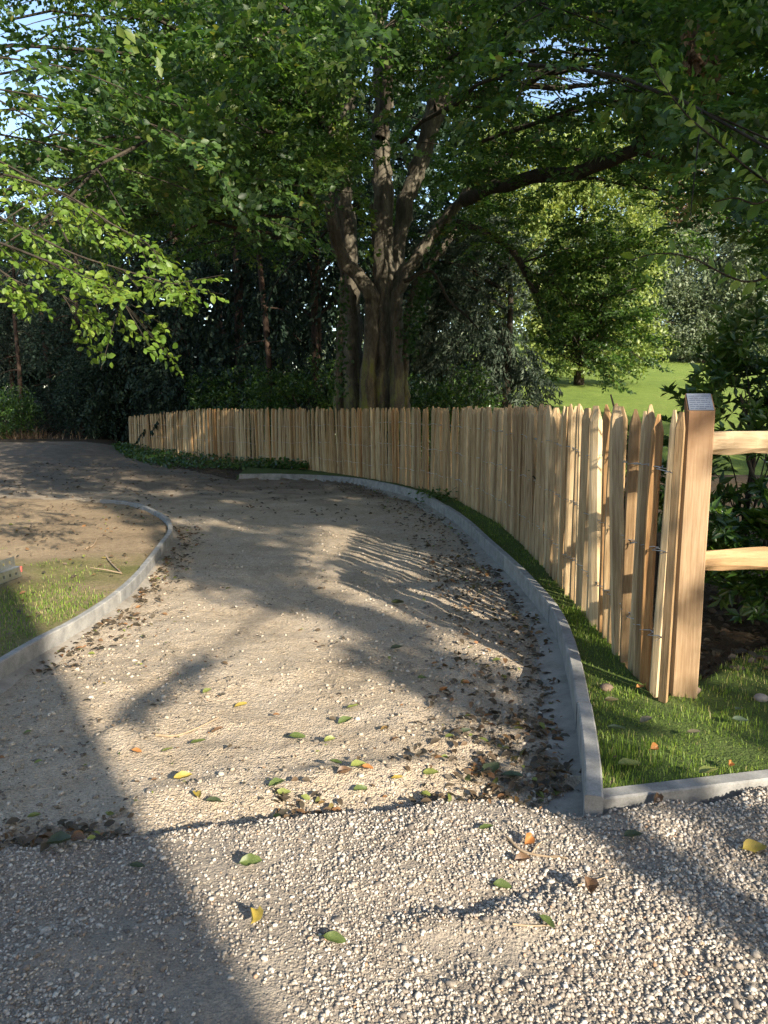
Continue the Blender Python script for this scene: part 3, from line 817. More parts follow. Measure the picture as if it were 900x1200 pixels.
stems = [
    ('trunk', [(397, 500), (399, 420), (403, 340), (400, 290), (398, 230), (392, 150), (385, 60), (380, -60)], 17.1, [.17, .13, .13, .16, .15, .13, .12]),
    ('trunk', [(416, 505), (414, 430), (413, 350), (408, 280), (402, 210), (405, 120), (412, 20), (415, -80)], 17.0, [.34, .27, .24, .22, .20, .17, .15]),
    ('trunk', [(430, 505), (431, 430), (436, 382), (436, 350), (421, 326), (402, 303), (389, 262), (381, 215), (374, 160), (350, 90), (320, 20)], 16.3, [.26, .20, .20, .21, .20, .19, .17, .15, .14, .12, .10]),
    ('trunk', [(449, 505), (448, 440), (449, 390), (450, 330), (449, 275), (449, 220), (447, 170), (449, 110), (446, 50), (441, -10), (436, -90)], 16.5, [.30, .25, .24, .24, .26, .25, .23, .22, .22, .20, .18]),
    ('trunk', [(466, 505), (465, 450), (465, 395), (467, 345), (474, 322), (488, 305), (512, 270), (540, 237), (566, 205), (592, 184), (640, 150)], 16.2, [.26, .21, .19, .19, .18, .18, .17, .155, .14, .12, .08]),
    ('trunk', [(440, 505), (440, 440), (443, 400), (444, 350), (440, 300), (436, 240)], 16.9, [.15, .12, .11, .11, .10, .08]),
    ('trunk', [(477, 500), (474, 450), (476, 400), (482, 350), (497, 318), (520, 290), (536, 262)], 16.6, [.14, .10, .09, .09, .09, .085, .08]),
    ('trunk', [(456, 440), (460, 370), (466, 300), (476, 240), (488, 205), (500, 165), (512, 118), (522, 60), (530, 0), (536, -80)], 16.9, [.22, .22, .22, .23, .23, .24, .26, .27, .26, .24]),
    ('branch', [(535, 262), (555, 268), (583, 280), (607, 303), (620, 330), (637, 372), (650, 405), (668, 422), (692, 432)], 14.0, [.09, .08, .07, .06, .055, .045, .035, .025, .012]),
    ('branch', [(545, 232), (580, 220), (620, 209), (680, 200), (720, 187), (745, 172), (760, 160), (778, 150)], [15.9, 14.6, 13.4, 12.2, 11.6, 11.2, 11, 10.8], [.14, .12, .115, .11, .10, .09, .08, .07]),
    ('branch', [(742, 176), (765, 181), (790, 191), (826, 204)], 11.2, [.055, .05, .04, .02]),
    ('branch', [(447, 160), (460, 40), (472, 20), (500, -20)], 16.2, [.12, .13, .12, .10]),
    ('branch', [(510, 130), (560, 110), (600, 100), (660, 102), (720, 96)], 15.5, [.10, .08, .07, .05, .03]),
    ('branch', [(390, 150), (350, 110), (312, 96), (250, 92), (190, 98), (120, 108)], 13.0, [.11, .10, .09, .085, .06, .03]),
    ('branch', [(215, 96), (218, 118), (226, 132), (262, 117), (302, 118)], 12.8, [.04, .035, .025, .018, .01]),
    ('branch', [(520, 40), (570, 12), (640, 10), (700, 22), (760, 20)], 14.5, [.09, .06, .05, .04, .03]),
    ('branch', [(473, 330), (505, 318), (525, 350), (548, 372), (560, 385)], 15.4, [.05, .035, .03, .022, .01]),
    ('branch', [(620, 330), (640, 350), (680, 346), (720, 344), (746, 338)], 13.7, [.03, .03, .025, .02, .01]),
    ('branch', [(650, 405), (690, 400), (702, 388), (706, 362), (708, 345)], 13.8, [.02, .02, .018, .015, .01]),
]
for k, (nm, pts, Y, r) in enumerate(stems):
    limb(nm, pts, Y, r, beech, BOFF, 18 if nm == 'trunk' else 8, 44 if nm == 'trunk' else 24, .26 if nm == 'trunk' else .1, 200+k, 'beech' if nm == 'trunk' else 'branch')

gb = np.random.default_rng(5)
def boughs(seed, n, base, zr, az, length, subs, g, droop=.9, thick=.07, lift=.35, tubes=None, sub_len=(.8, 2.0), spray_step=.33):
    """random limbs that leave BASE, spread and droop; returns spray points and directions"""
    SPp = []; SD = []
    for i in range(n):
        a = g.uniform(*az); L_ = g.uniform(*length); z0_ = g.uniform(*zr)
        d = np.array([math.cos(a), math.sin(a)]); m = 14; t = np.linspace(0, 1, m)
        wig = np.cumsum(g.normal(size=m)*.07); perp = np.array([-d[1], d[0]])
        P = np.zeros((m, 3)); P[:, :2] = base[None, :2]+d[None]*(t*L_)[:, None]+perp[None]*(wig*L_*.18)[:, None]
        P[:, 2] = z0_+lift*L_*t-droop*lift*L_*t**2.2*1.6+.05*np.cumsum(g.normal(size=m))
        if tubes is not None and i % 2 == 0: tubes.add(P[4:], np.linspace(thick*.5, .010, m-4), 5, .1, i)
        for s in np.linspace(.25, 1, subs):
            k = s*(m-1); k0 = min(int(k), m-2); p = P[k0]+(P[k0+1]-P[k0])*(k-k0)
            td = unit(P[k0+1]-P[k0])
            for sd in (1, -1):
                if g.random() < .15: continue
                l2 = g.uniform(*sub_len)*(1.15-.5*s); bd = unit(td*(.6+.3*g.random())+sd*np.array([-td[1], td[0], 0])*.8+np.array([0, 0, -.10+.12*g.normal()]))
                q = max(2, int(l2/spray_step)); tt = np.linspace(.15, 1, q)
                pts = p+bd[None]*(tt*l2)[:, None]; pts[:, 2] -= .12*l2*tt**2
                if tubes is not None and i % 2 == 0 and g.random() < .6: tubes.add(np.vstack([p, pts]), np.linspace(.012, .004, q+1), 3)
                dd = unit(bd[None]+np.where(np.arange(q)[:, None] % 2 == 0, 1, -1)*np.array([-bd[1], bd[0], 0])[None]*.6+.15*g.normal(size=(q, 3)))
                SPp.append(pts); SD.append(dd)
    return np.concatenate(SPp), np.concatenate(SD)
def in_view(P, mx=60, my=60):
    d = P-np.array([0, 0, CAM_Z]); f = d[:, 1]*CP-d[:, 2]*SP; u = d[:, 1]*SP+d[:, 2]*CP
    px = 450+FPX*d[:, 0]/np.maximum(f, .01); py = 600-FPX*u/np.maximum(f, .01)
    return px, py, (f > .5) & (px > -mx) & (px < 900+mx) & (py > -my) & (py < 1200+my)

tb = Tubes()
P1, D1 = boughs(1, 90, np.array([0, 16.6]), (4.2, 10.5), (0, 2*math.pi), (5.5, 10.5), 12, gb, tubes=tb)
P2, D2 = boughs(2, 46, np.array([-.5, 16.0]), (4.5, 8.5), (math.pi*1.02, math.pi*1.75), (6, 11), 12, gb, tubes=tb)
P3, D3 = boughs(3, 26, np.array([.8, 16.0]), (5.0, 9.0), (math.pi*1.5, math.pi*2.0), (5, 10), 12, gb, tubes=tb)
P = np.concatenate([P1, P2, P3]); D = np.concatenate([D1, D2, D3])
px, py, vis = in_view(P)
# the foliage ends higher in front of the trunk and on the view to the meadow
low = np.interp(px, [-60, 60, 250, 330, 375, 400, 440, 500, 560, 620, 700, 760, 830, 960], [290, 295, 272, 245, 225, 205, 165, 190, 230, 225, 205, 205, 240, 330])+22*fnoise(px, py, 61, 60, 3)
keep = (py < low) | (P[:, 1] > 17.5) & (py < 300)
keep &= (P[:, 1] > 5.0) & (P[:, 2] > 3.0)
hole = fnoise(px, py, 63, 70, 3)-.55*np.exp(-((px-40)/75)**2-((py-90)/160)**2)-.35*np.exp(-((px-650)/60)**2-((py-70)/50)**2)
def open_view(px, py, Y, xyz, g):
    """False where the photograph looks through the crown: stems, the long dark limb, gaps of sky and the lit trees beyond; also where leaves are cut to let sun in"""
    ok = ~((Y < 16.4) & (((np.abs(px-446) < 24) | (np.abs(px-(541-.2*py)) < 26)) & (py < 240)) & (g.random(len(px)) < .80))
    lx = np.array([470, 513, 540, 580, 620, 680, 720, 745, 778, 826]); ly = np.array([325, 270, 237, 222, 210, 200, 187, 174, 155, 200])
    dl = np.abs(py-np.interp(px, lx, ly)); ok &= ~((px > 470) & (px < 800) & (dl < 19) & (Y < 14) & (g.random(len(px)) < .9))
    ok &= ~((px > 590) & (px < 775) & (py > 205) & (g.random(len(px)) < .72))
    ok &= ~((((px-655)/75)**2+((py-75)/48)**2 < 1) & (fnoise(px, py, 68, 26, 2) > -.25))
    ok &= ~((((px-690)/70)**2+((py-150)/24)**2 < 1) & (fnoise(px, py, 69, 22, 2) > 0.))
    ok &= ~((((px-40)/95)**2+((py-130)/150)**2 < 1) & (fnoise(px, py, 70, 24, 2) > .16))
    a = xyz@EA; b = xyz@EB
    ok &= ~((a > 8.2) & (a < 10.4) & (Y < 16) & (b > 9.5) & (fnoise(a, b, 75, .55, 2) > .08))  # leaves removed along the sun's rays so the upper stems catch sun
    return ok
keep &= hole > -.50
keep &= open_view(px, py, P[:, 1], P, gb)
P = P[keep]; D = D[keep]
link('branches', tb.mesh('branches'), M['branch'], beech, -BOFF)['kind'] = 'stuff'
D = D+.35*gb.normal(size=D.shape)*np.array([1, 1, .6])
fol = spray_leaves('beech', P, D, .50, .086, .68, gb, detail=0, tilt=.4, jit=.4, keepf=.68)
n = 3300                                                            # leafy twigs between the boughs
ax, ay = gb.uniform(-60, 960, n), gb.uniform(-50, 330, n); yy = gb.uniform(7.5, 22, n)
Pr = np.array([at(a_, b_, c_) for a_, b_, c_ in zip(ax, ay, yy)])
lw = np.interp(ax, [-60, 60, 250, 330, 375, 400, 440, 500, 560, 620, 700, 760, 830, 960], [270, 250, 268, 248, 225, 205, 170, 190, 225, 240, 215, 215, 230, 320])+22*fnoise(ax, ay, 61, 60, 3)
kp = (ay < lw) & (fnoise(ax, ay, 64, 80, 3)-.5*np.exp(-((ax-50)/80)**2-((ay-110)/150)**2) > -.30)
kp &= open_view(ax, ay, yy, Pr, gb)
kp &= ~((ax < 330) & (yy > 14) & (gb.random(n) < .5))
fol += spray_leaves('beech', Pr[kp], gb.normal(size=(kp.sum(), 3))*np.array([1, 1, .35]), .46, .084, .68, gb, tilt=.4, jit=.4, keepf=.75)
# the drooping bough that hangs over the fence towards the meadow
tb = Tubes(); SPn = []; SDn = []
for k in range(74):
    s = gb.random(); start = px_path([(607, 303), (637, 372), (660, 412), (692, 432)], 14.)
    p = catmull(start, 40)[int(s*39)]
    tgt = at(gb.uniform(640, 770), gb.uniform(300, 452) if s > .3 else gb.uniform(270, 400), gb.uniform(12.6, 15.2))
    Q = catmull([p, (p+tgt)/2+np.array([0, 0, .25]), tgt], 9)
    tb.add(Q, np.linspace(.014, .004, 9), 4)
    for q in range(2, 9):
        SPn.append(Q[q]); SDn.append(unit(tgt-p)+.5*gb.normal(size=3)*np.array([1, 1, .4]))
px, py, _ = in_view(np.array(SPn))
kp = py < np.interp(px, [560, 640, 720, 775, 800], [300, 445, 455, 440, 300])
fol += spray_leaves('beech', np.array(SPn)[kp], np.array(SDn)[kp], .40, .070, .68, gb, tilt=.5, jit=.5)
for rep in range(1):
    bx = gb.uniform(540, 830, 230); by = gb.uniform(205, 300, 230)
    SPn = np.array([at(a, b_, y_) for a, b_, y_ in zip(bx, by, gb.uniform(12, 16, 230))])
    SPn = SPn[fnoise(bx, by, 67, 45, 3) > -.12]
    fol += spray_leaves('beech', SPn, gb.normal(size=(len(SPn), 3))*np.array([1, 1, .3]), .45, .075, .62, gb)
link('twigs', tb.mesh('twigs'), M['branch'], beech, -BOFF)['kind'] = 'stuff'
# the high crown above the picture
NH = 2600
v = gb.normal(size=(NH, 3)); v = unit(v)*(.35+.65*gb.random((NH, 1))**.5); v = v[fnoise(v[:, 0]*10, v[:, 1]*10+v[:, 2]*5, 66, 2.4, 2) > -.22]
Ph = np.array([0, 17, 14.5])+v*np.array([10.5, 9.5, 6.5])
px, py, vis = in_view(Ph)
Ph = Ph[(py < -30)]; Ph = Ph[~((Ph@EA > 8.2) & (Ph@EA < 10.4) & (Ph[:, 1] < 16) & (fnoise(Ph@EA, Ph@EB, 75, .55, 2) > .08))]  # same sun gap cut through the unseen high crown
fol += spray_leaves('clump', Ph, gb.normal(size=Ph.shape), 1.4, .21, .7, gb)
# ivy on the leaning stem and green shoots on the trunk
iv = []
for a, b_ in (((470, 400), (522, 258)), ((476, 420), (500, 330)), ((398, 470), (402, 330))):
    t = gb.random(220)[:, None]; c = at(*a, 16.0)*(1-t)+at(*b_, 16.0)*t
    iv.append(c+.10*gb.normal(size=c.shape))
iv = np.concatenate(iv)
fol += [leaves(iv, gb.normal(size=iv.shape)+np.array([0, 0, -.6]), gb.normal(size=iv.shape)+np.array([0, -1.5, 0]), .09, .9, tint=.25*gb.random(len(iv)), g=gb)]
join('foliage', fol, M['beech_leaf'], 'stuff', beech, False).location = tuple(-BOFF)
NLEAF = sum(len(f[2]) for f in fol)
# sunlit shoots near the fork
SPn = np.concatenate([np.array([at(372+gb.normal()*6, 236+gb.normal()*16, 15.2) for _ in range(7)]), np.array([at(431+gb.normal()*4, 262+gb.normal()*14, 15.2) for _ in range(6)])])
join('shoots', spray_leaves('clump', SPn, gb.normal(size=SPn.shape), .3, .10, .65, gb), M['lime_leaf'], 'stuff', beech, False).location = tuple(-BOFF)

# ------------------------------------------------------------------ nearer bough of sunlit leaves over the bed
def near_bough(parent, off, paths, n_side, leaf, g, mat, detail=1, spread=.32, name='foliage', size=.3, keepf=1.):
    tb = Tubes(); SPn = []; SDn = []
    for pts, Y in paths:
        Q = catmull(px_path(pts, Y), 26); tb.add(Q, np.linspace(.011, .003, 26), 5)
        for i in range(3, 26):
            for _ in range(n_side):
                td = unit(Q[min(i+1, 25)]-Q[i-1]); sd = g.choice([-1, 1])
                d = unit(td*.7+sd*np.array([-td[1], td[0], 0])*.8+np.array([0, 0, -.25])+.25*g.normal(size=3))
                e = Q[i]+d*spread*g.random()
                tb.add(np.array([Q[i], e+d*size]), np.array([.003, .0015]), 3); SPn.append(e); SDn.append(d)
    o1 = link('branch', tb.mesh('branch'), M['branch'], parent, -off)
    SPn = np.array(SPn)
    o2 = join(name, spray_leaves('beech', SPn, np.array(SDn), size, leaf, .66, g, fold=.1, detail=detail, tilt=.45, jit=.4, keepf=keepf), M[mat], 'stuff', parent, False)
    o2.location = tuple(-off)
gn = np.random.default_rng(9)
lt_base = np.array([-5.6, 4.6]); lz = hz(*lt_base)
young = thing('beech_tree', 'young beech with bright sunlit leafy boughs hanging over the planting bed', 'tree', (*lt_base, lz))
YOFF = np.array([*lt_base, lz])
Pt = catmull([(-5.6, 4.6, lz-.1), (-5.55, 4.65, 1.6), (-5.3, 4.8, 3.2), (-4.9, 5.1, 4.8), (-4.6, 5.3, 6.4)], 20)
V, F = tube_arrays(Pt, np.linspace(.13, .04, 20), 10, .1, 3); link('trunk', mesh_np('trunk', V-YOFF, F, smooth=True), M['beech'], young)
start = lambda z: None
paths = [([(-260, 170), (-120, 210), (0, 255), (80, 295), (140, 315), (190, 330), (208, 333)], 4.9),
         ([(-200, 190), (-60, 260), (40, 300), (100, 325), (135, 344), (148, 360)], 4.6),
         ([(-220, 150), (-60, 190), (60, 220), (130, 262), (165, 280), (180, 292)], 5.4),
         ([(-200, 100), (-40, 170), (30, 205), (80, 232), (110, 245)], 5.8),
         ([(-200, 210), (-60, 275), (20, 330), (60, 338), (82, 352)], 5.0)]
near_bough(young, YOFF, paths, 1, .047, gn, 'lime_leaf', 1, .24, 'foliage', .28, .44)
paths = [([(-260, 60), (-100, 90), (30, 110), (110, 130), (190, 150), (250, 190)], 6.5),
         ([(-200, 20), (-40, 60), (80, 80), (160, 110), (230, 130)], 7.0),
         ([(-120, 140), (40, 165), (120, 190), (200, 215), (290, 250), (350, 270)], 7.4),
         ([(-100, 60), (60, 150), (160, 180), (250, 200), (330, 215)], 7.8)]
near_bough(young, YOFF, paths, 1, .072, gn, 'beech_leaf', 1, .30, 'foliage', .34, .7)

# ------------------------------------------------------------------ the shade tree on the right, mostly out of the picture
sx_, sy_ = 7.5, -.6; sz0 = hz(sx_, sy_)
shade = thing('maple_tree', 'leafy tree beside the post whose thin bough hangs into view at the top corner', 'tree', (sx_, sy_, sz0))
SOFF = np.array([sx_, sy_, sz0])
tb = Tubes()
tb.add(catmull([(sx_, sy_, sz0-.2), (sx_+.1, sy_, 2), (sx_+.3, sy_-.3, 4.5), (sx_+.5, sy_-.6, 7.5), (sx_+.5, sy_-.8, 11)], 20), np.linspace(.24, .07, 20), 10, .1)
link('trunk', tb.mesh('trunk'), M['branch'], shade, -SOFF)
tb = Tubes()
for k in range(14):
    a = k*2.4; z_ = 3.6+.5*k; L_ = 4.0-.12*k
    tb.add(catmull([(sx_+.25, sy_-.3, z_), (sx_+.25+math.cos(a)*L_*.5, sy_-.3+math.sin(a)*L_*.5, z_+.9), (sx_+.25+math.cos(a)*L_, sy_-.3+math.sin(a)*L_, z_+1.2)], 9), np.linspace(.07, .015, 9), 5)
link('branches', tb.mesh('branches'), M['branch'], shade, -SOFF)['kind'] = 'stuff'
gs = np.random.default_rng(17)
def sunpt(a, b, s): return a[:, None]*EA+b[:, None]*EB-s[:, None]*LDIR
n = 3400
a = gs.uniform(1.8, 9.2, n); b = gs.uniform(-.1, 8.6, n); s = gs.uniform(7, 11.5, n)  # unseen crown laid out across the sun's rays to shape the shade
ed = np.interp(b, [.2, 1.2, 2.2, 2.8, 3.2], [2.5, 2.45, 2.25, 2.1, 2.4])+.2*fnoise(b, b*0, 71, .8, 3)
k = (a > ed) 
gap = (a > 2.72) & (a < 4.75) & (np.abs(b-1.62-.64*(a-3.2)) < 1.2)  # openings left in that crown where sun should fall
gap |= (np.abs(a-3.3+.2*(b-3.5)) < .50) & (b > 3.0) & (b < 4.25) & (fnoise(a, b, 76, .35, 2) > -.22)
gap |= (np.abs(a-3.55) < .10) & (b > 2.4) & (b < 3.2)
gap |= (b > 4.3) & (a < 4.7) & (fnoise(a, b, 77, .5, 2) > .05)
gap |= (np.abs(a-4.9) < .4) & (np.abs(b-1.85) < .4)
gap |= (np.abs(a-2.62) < .50) & (np.abs(b-.72) < .20)
gap |= fnoise(a, b, 73, .55, 3) < -.36
k &= ~(gap & (gs.random(n) < .93))
Ps = sunpt(a[k], b[k], s[k])
fol = spray_leaves('clump', Ps, gs.normal(size=Ps.shape), .42, .15, .78, gs)
n = 40; t = gs.random(n); Ps = sunpt(.76+.72*t+.018*gs.normal(size=n)*(1+.9*(t < .35)), 1.43+.29*t+.012*gs.normal(size=n), gs.uniform(6.8, 7.2, n))  # leaf row added out of view to cast a shadow streak on the drive
fol += spray_leaves('clump', Ps, gs.normal(size=Ps.shape), .05, .055, .7, gs, keepf=.5)
tb = Tubes(); e0 = sunpt(np.array([.8, 1.5]), np.array([1.44, 1.72]), np.array([7.1, 7.1]))
tb.add(catmull([(sx_, sy_, 6.0), (6.2, -2.4, 5.4), e0[1], e0[0]], 24), np.linspace(.03, .010, 24), 5)  # unseen bough added to carry that leaf row
link('branch', tb.mesh('branch'), M['branch'], shade, -SOFF)
n = 34; b = gs.uniform(.25, .82, n); Ps = sunpt(2.06+.05*fnoise(b, b*0, 74, .3, 2)+.015*gs.normal(size=n), b, gs.uniform(7, 8.5, n))  # another unseen leaf row, added for a shade band on the forecourt
fol += spray_leaves('clump', Ps, gs.normal(size=Ps.shape), .11, .08, .75, gs)
join('foliage', fol, M['beech_leaf'], 'stuff', shade, False).location = tuple(-SOFF)
# the bough and leaves that reach into the picture
paths = [([(1130, 330), (1010, 275), (930, 232), (880, 200), (840, 165), (805, 135), (778, 100), (760, 70)], 3.4)]
def alternate(parent, off, pts, Y, leaf, g, mat, n=30, name='foliage'):
    Q = catmull(px_path(pts, Y), 40); tb = Tubes(); tb.add(Q, np.linspace(.008, .002, 40), 5)
    link('branch', tb.mesh('branch'), M['branch'], parent, -off)
    t = np.linspace(.15, 1, n); i = (t*38).astype(int); P = Q[i]; T = unit(Q[i+1]-Q[i])
    sd = np.where(np.arange(n) % 2 == 0, 1, -1)[:, None]
    D = T*.6+sd*unit(np.cross(T, np.array([0, 1., .3])))*.7+.3*g.normal(size=(n, 3))
    Nn = np.array([.1, -.7, .7])+.55*g.normal(size=(n, 3))
    o = join(name, [leaves(P, D, Nn, leaf*(.75+.5*g.random(n)), .55, .12, 1, None, g)], M[mat], 'stuff', parent, False)
    o.location = tuple(-off)
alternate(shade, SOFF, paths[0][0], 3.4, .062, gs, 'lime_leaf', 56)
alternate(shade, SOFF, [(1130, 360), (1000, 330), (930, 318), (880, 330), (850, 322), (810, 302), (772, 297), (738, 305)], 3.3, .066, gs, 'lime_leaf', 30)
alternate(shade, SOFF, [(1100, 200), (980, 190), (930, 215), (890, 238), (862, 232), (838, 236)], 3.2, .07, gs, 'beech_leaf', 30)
# dense leaf mass at the top corner
n = 260
SPn = np.array([at(gs.uniform(770, 960), gs.uniform(-60, 330), gs.uniform(6, 10)) for _ in range(n)])
kx, ky, _ = in_view(SPn); kp = ky < np.interp(kx, [760, 800, 840, 900, 960], [60, 150, 290, 330, 330])
join('foliage', spray_leaves('beech', SPn[kp], gs.normal(size=(kp.sum(), 3))*np.array([1, 1, .3]), .5, .085, .65, gs), M['beech_leaf'], 'stuff', shade, False).location = tuple(-SOFF)
dead = np.array([at(812+gs.normal()*5, 62+gs.normal()*18, 8.) for _ in range(90)]+[at(836+gs.normal()*3, 72+gs.normal()*20, 8.) for _ in range(60)])
join('dead_leaves', [leaves(dead, gs.normal(size=dead.shape)*.4+np.array([0, 0, -1.]), gs.normal(size=dead.shape), .13, .4, .2, 0, None, gs)], M['brown_leaf'], 'stuff', shade, False).location = tuple(-SOFF)

# ------------------------------------------------------------------ trees and shrubs behind
def crown_tree(name, label, base, trunk_h, r0, blobs, n, leaf, wd, mat, kind, size, g, group=None, tmat='branch', stems_=1, hull=.35, drop=None):
    z = hz(*base); off = np.array([*base, z]); t = thing(name, label, name.replace('_', ' ').split()[-1] if not name.endswith('tree') else 'tree', off, 0, group)
    for s in range(stems_):
        tb = Tubes()
        dx, dy = (g.normal(size=2)*.07*stems_ if stems_ > 1 else (0, 0))
        P = catmull([(dx, dy, -.3), (dx*1.2+.05*g.normal(), dy*1.2, trunk_h*.4), (dx*1.5+.1*g.normal(), dy*1.5+.1*g.normal(), trunk_h*.75), (dx*1.8, dy*1.8, trunk_h)], 14)
        tb.add(P, np.linspace(r0, r0*.25, 14), 8, .12, s)
        nm = 'trunk' if stems_ == 1 else 'stem'
        link(nm, tb.mesh(nm), M[tmat], t)
    nb = 10; tb = Tubes()
    for k in range(nb):
        c, rad = blobs[g.integers(len(blobs))]
        tgt = np.array(c)+unit(g.normal(size=3))*np.array(rad)*.8; zb_ = min(trunk_h*.95, max(trunk_h*.25, tgt[2]-1.))
        tb.add(catmull([(0, 0, zb_), np.array([tgt[0]*.5, tgt[1]*.5, (zb_+tgt[2])/2+.2]), tgt], 8), np.linspace(r0*.3, r0*.06, 8), 4)
    link('branches', tb.mesh('branches'), M[tmat], t)['kind'] = 'stuff'
    Ps = []
    vol = np.array([np.prod(r) for _, r in blobs])**.8; vol /= vol.sum()
    for (c, rad), f in zip(blobs, vol):
        m = int(n*f)+1; v = unit(g.normal(size=(m, 3)))*(hull+(1-hull)*g.random((m, 1)))**.6
        p = np.array(c)+v*np.array(rad)
        k = fnoise(p[:, 0]+p[:, 1]*.7+off[0], p[:, 2]+p[:, 1]*.4, 80, max(.5, min(rad)*.5), 3) > -.28
        Ps.append(p[k])
    P = np.concatenate(Ps); P = P[P[:, 2] > .05]
    D = unit(P-np.array([0, 0, P[:, 2].mean()]))+.6*g.normal(size=P.shape)
    if drop: D[:, 2] -= drop
    join('crown', spray_leaves(kind, P, D, size, leaf, wd, g), M[mat], 'stuff', t, False)
    return t
gt = np.random.default_rng(33)
def X(px, Y): return float((px-450)/FPX*Y/1.0)
# dark conifers on the far side of the path
con = [(150, 31, 15, 'slim dark conifer behind the end of the path'), (215, 27, 17, 'tall dark conifer behind the far end of the paling fence'), (285, 26, 18, 'tall dense conifer with reddish trunk behind the fence'),
       (335, 30, 19, 'dark conifer close beside the great beech'), (372, 24, 17, 'narrow dark conifer touching the beech trunk'), (262, 35, 20, 'deep green conifer standing behind the other conifers')]
for px_, Y, H_, lb in con:
    x = X(px_, Y); rad = 2.5
    bl = [((0, 0, H_*f), (rad*(1.15-f)+.5, rad*(1.15-f)+.5, H_*.12)) for f in (.12, .28, .44, .6, .76, .92)]
    crown_tree('conifer_tree', lb, (x, Y), H_, .2, bl, 800, .19, .5, 'conifer', 'conifer', 1.1, gt, 'conifers behind the fence', 'pine', drop=.3)
for px_, Y, H_, lb in ((20, 33, 6.5, 'low bushy tree with greyish leaves at the edge of the path'), (75, 37, 8, 'greyish leafy tree behind the dark trunks'), (120, 29, 5.5, 'small dark tree beside the end of the path'), (-40, 30, 7.5, 'bushy tree at the very edge of the wood')):
    x = X(px_, Y); crown_tree('broadleaf_tree', lb, (x, Y), H_*.8, .12, [((0, 0, H_*.78), (2.6, 2.4, H_*.24)), ((-.8, .3, H_*.5), (1.6, 1.6, 1.0)), ((1.0, 0, H_*.62), (1.4, 1.3, .9))], 520, .13, .55, 'silver' if 'grey' in lb else 'conifer', 'clump', .8, gt, 'small trees along the wood edge', 'pine', 1)
# bare trunks in the dark under the wood edge
for px_, Y, r_, lb in ((28, 29, .10, 'thin dark trunk among the shade by the dry grass'), (62, 31, .13, 'dark straight trunk left of the red barked trunk'), (98, 28, .12, 'red barked trunk catching a little light'), (131, 33, .14, 'dark trunk between the red barked trunk and the conifer'), (316, 22.5, .12, 'thin bare trunk standing behind the fence')):
    x = X(px_, Y); z = hz(x, Y); t = thing('tree', lb, 'tree', (x, Y, z), 0, 'bare trunks in the shade')
    tb = Tubes(); Q = catmull([(0, 0, -.2), (.05, 0, 2.5), (.1*gt.normal(), .1, 5), (.2*gt.normal(), .1, 8.5)], 16); tb.add(Q, np.linspace(r_, r_*.5, 16), 8, .1)
    for k in range(7):
        p = Q[4+k]; a = gt.uniform(0, 6.3); tb.add(catmull([p, p+np.array([math.cos(a)*.5, math.sin(a)*.5, -.05]), p+np.array([math.cos(a)*1.1, math.sin(a)*1.1, -.3])], 6), np.linspace(.03, .008, 6), 4)
    link('trunk', tb.mesh('trunk'), M['pine'], t)
    Pc = np.array([0, 0, 7.6])+gt.normal(size=(90, 3))*np.array([1.1, 1.0, .9])
    join('crown', spray_leaves('clump', Pc, gt.normal(size=Pc.shape), .7, .12, .45, gt), M['conifer'], 'stuff', t, False)
# undergrowth shrubs
sh = [(116, 26.6, 3.2, 1.0, 'conifer', 'bluish leafy shrub at the far end of the paling fence', 700), (120, 27.5, 2.2, 1.6, 'conifer', 'low dark shrub at the back of the path', 320), (225, 26.0, 3.1, 1.8, 'conifer', 'broad dark shrub rising behind the far fence corner', 520),
      (290, 24.0, 3.0, 1.7, 'laurel', 'dark green shrub behind the fence below the conifers', 520), (350, 21.6, 2.7, 1.5, 'laurel', 'dark shrub beside the foot of the beech', 480), (520, 18.2, 2.3, 1.1, 'laurel', 'leafy shrub just right of the beech trunk', 420), (60, 30.5, 2.0, 2.2, 'conifer', 'low thicket under the bare trunks', 420), (5, 27, 1.6, 1.2, 'laurel', 'low bush behind the dry grass', 240)]
for px_, Y, H_, rad, mt, lb, n in sh:
    crown_tree('shrub', lb, (X(px_, Y), Y), H_*.7, .05, [((0, 0, H_*.42), (rad, rad*.9, H_*.45)), ((rad*.4, -.2, H_*.7), (rad*.6, rad*.6, H_*.3)), ((-rad*.5, 0, H_*.6), (rad*.55, rad*.5, H_*.32))], n, .10, .5, mt, 'clump', .45, gt, 'shrubs behind the fence', 'branch', 3)
crown_tree('yew_tree', 'rounded silvery yew just behind the fence near the meadow', (X(590, 22), 22), 6, .16, [((.1, 0, 1.7), (1.3, 1.3, 1.8)), ((-1.2, .2, 3.3), (1.7, 1.3, 1.9)), ((-.9, 0, 5.4), (1.7, 1.3, 1.6)), ((-2.4, .4, 2.2), (1.5, 1.2, 2.4)), ((-2.6, .6, 5.0), (1.3, 1.2, 2.2))], 2600, .15, .32, 'silver', 'conifer', .55, gt, None, 'branch', drop=.5)
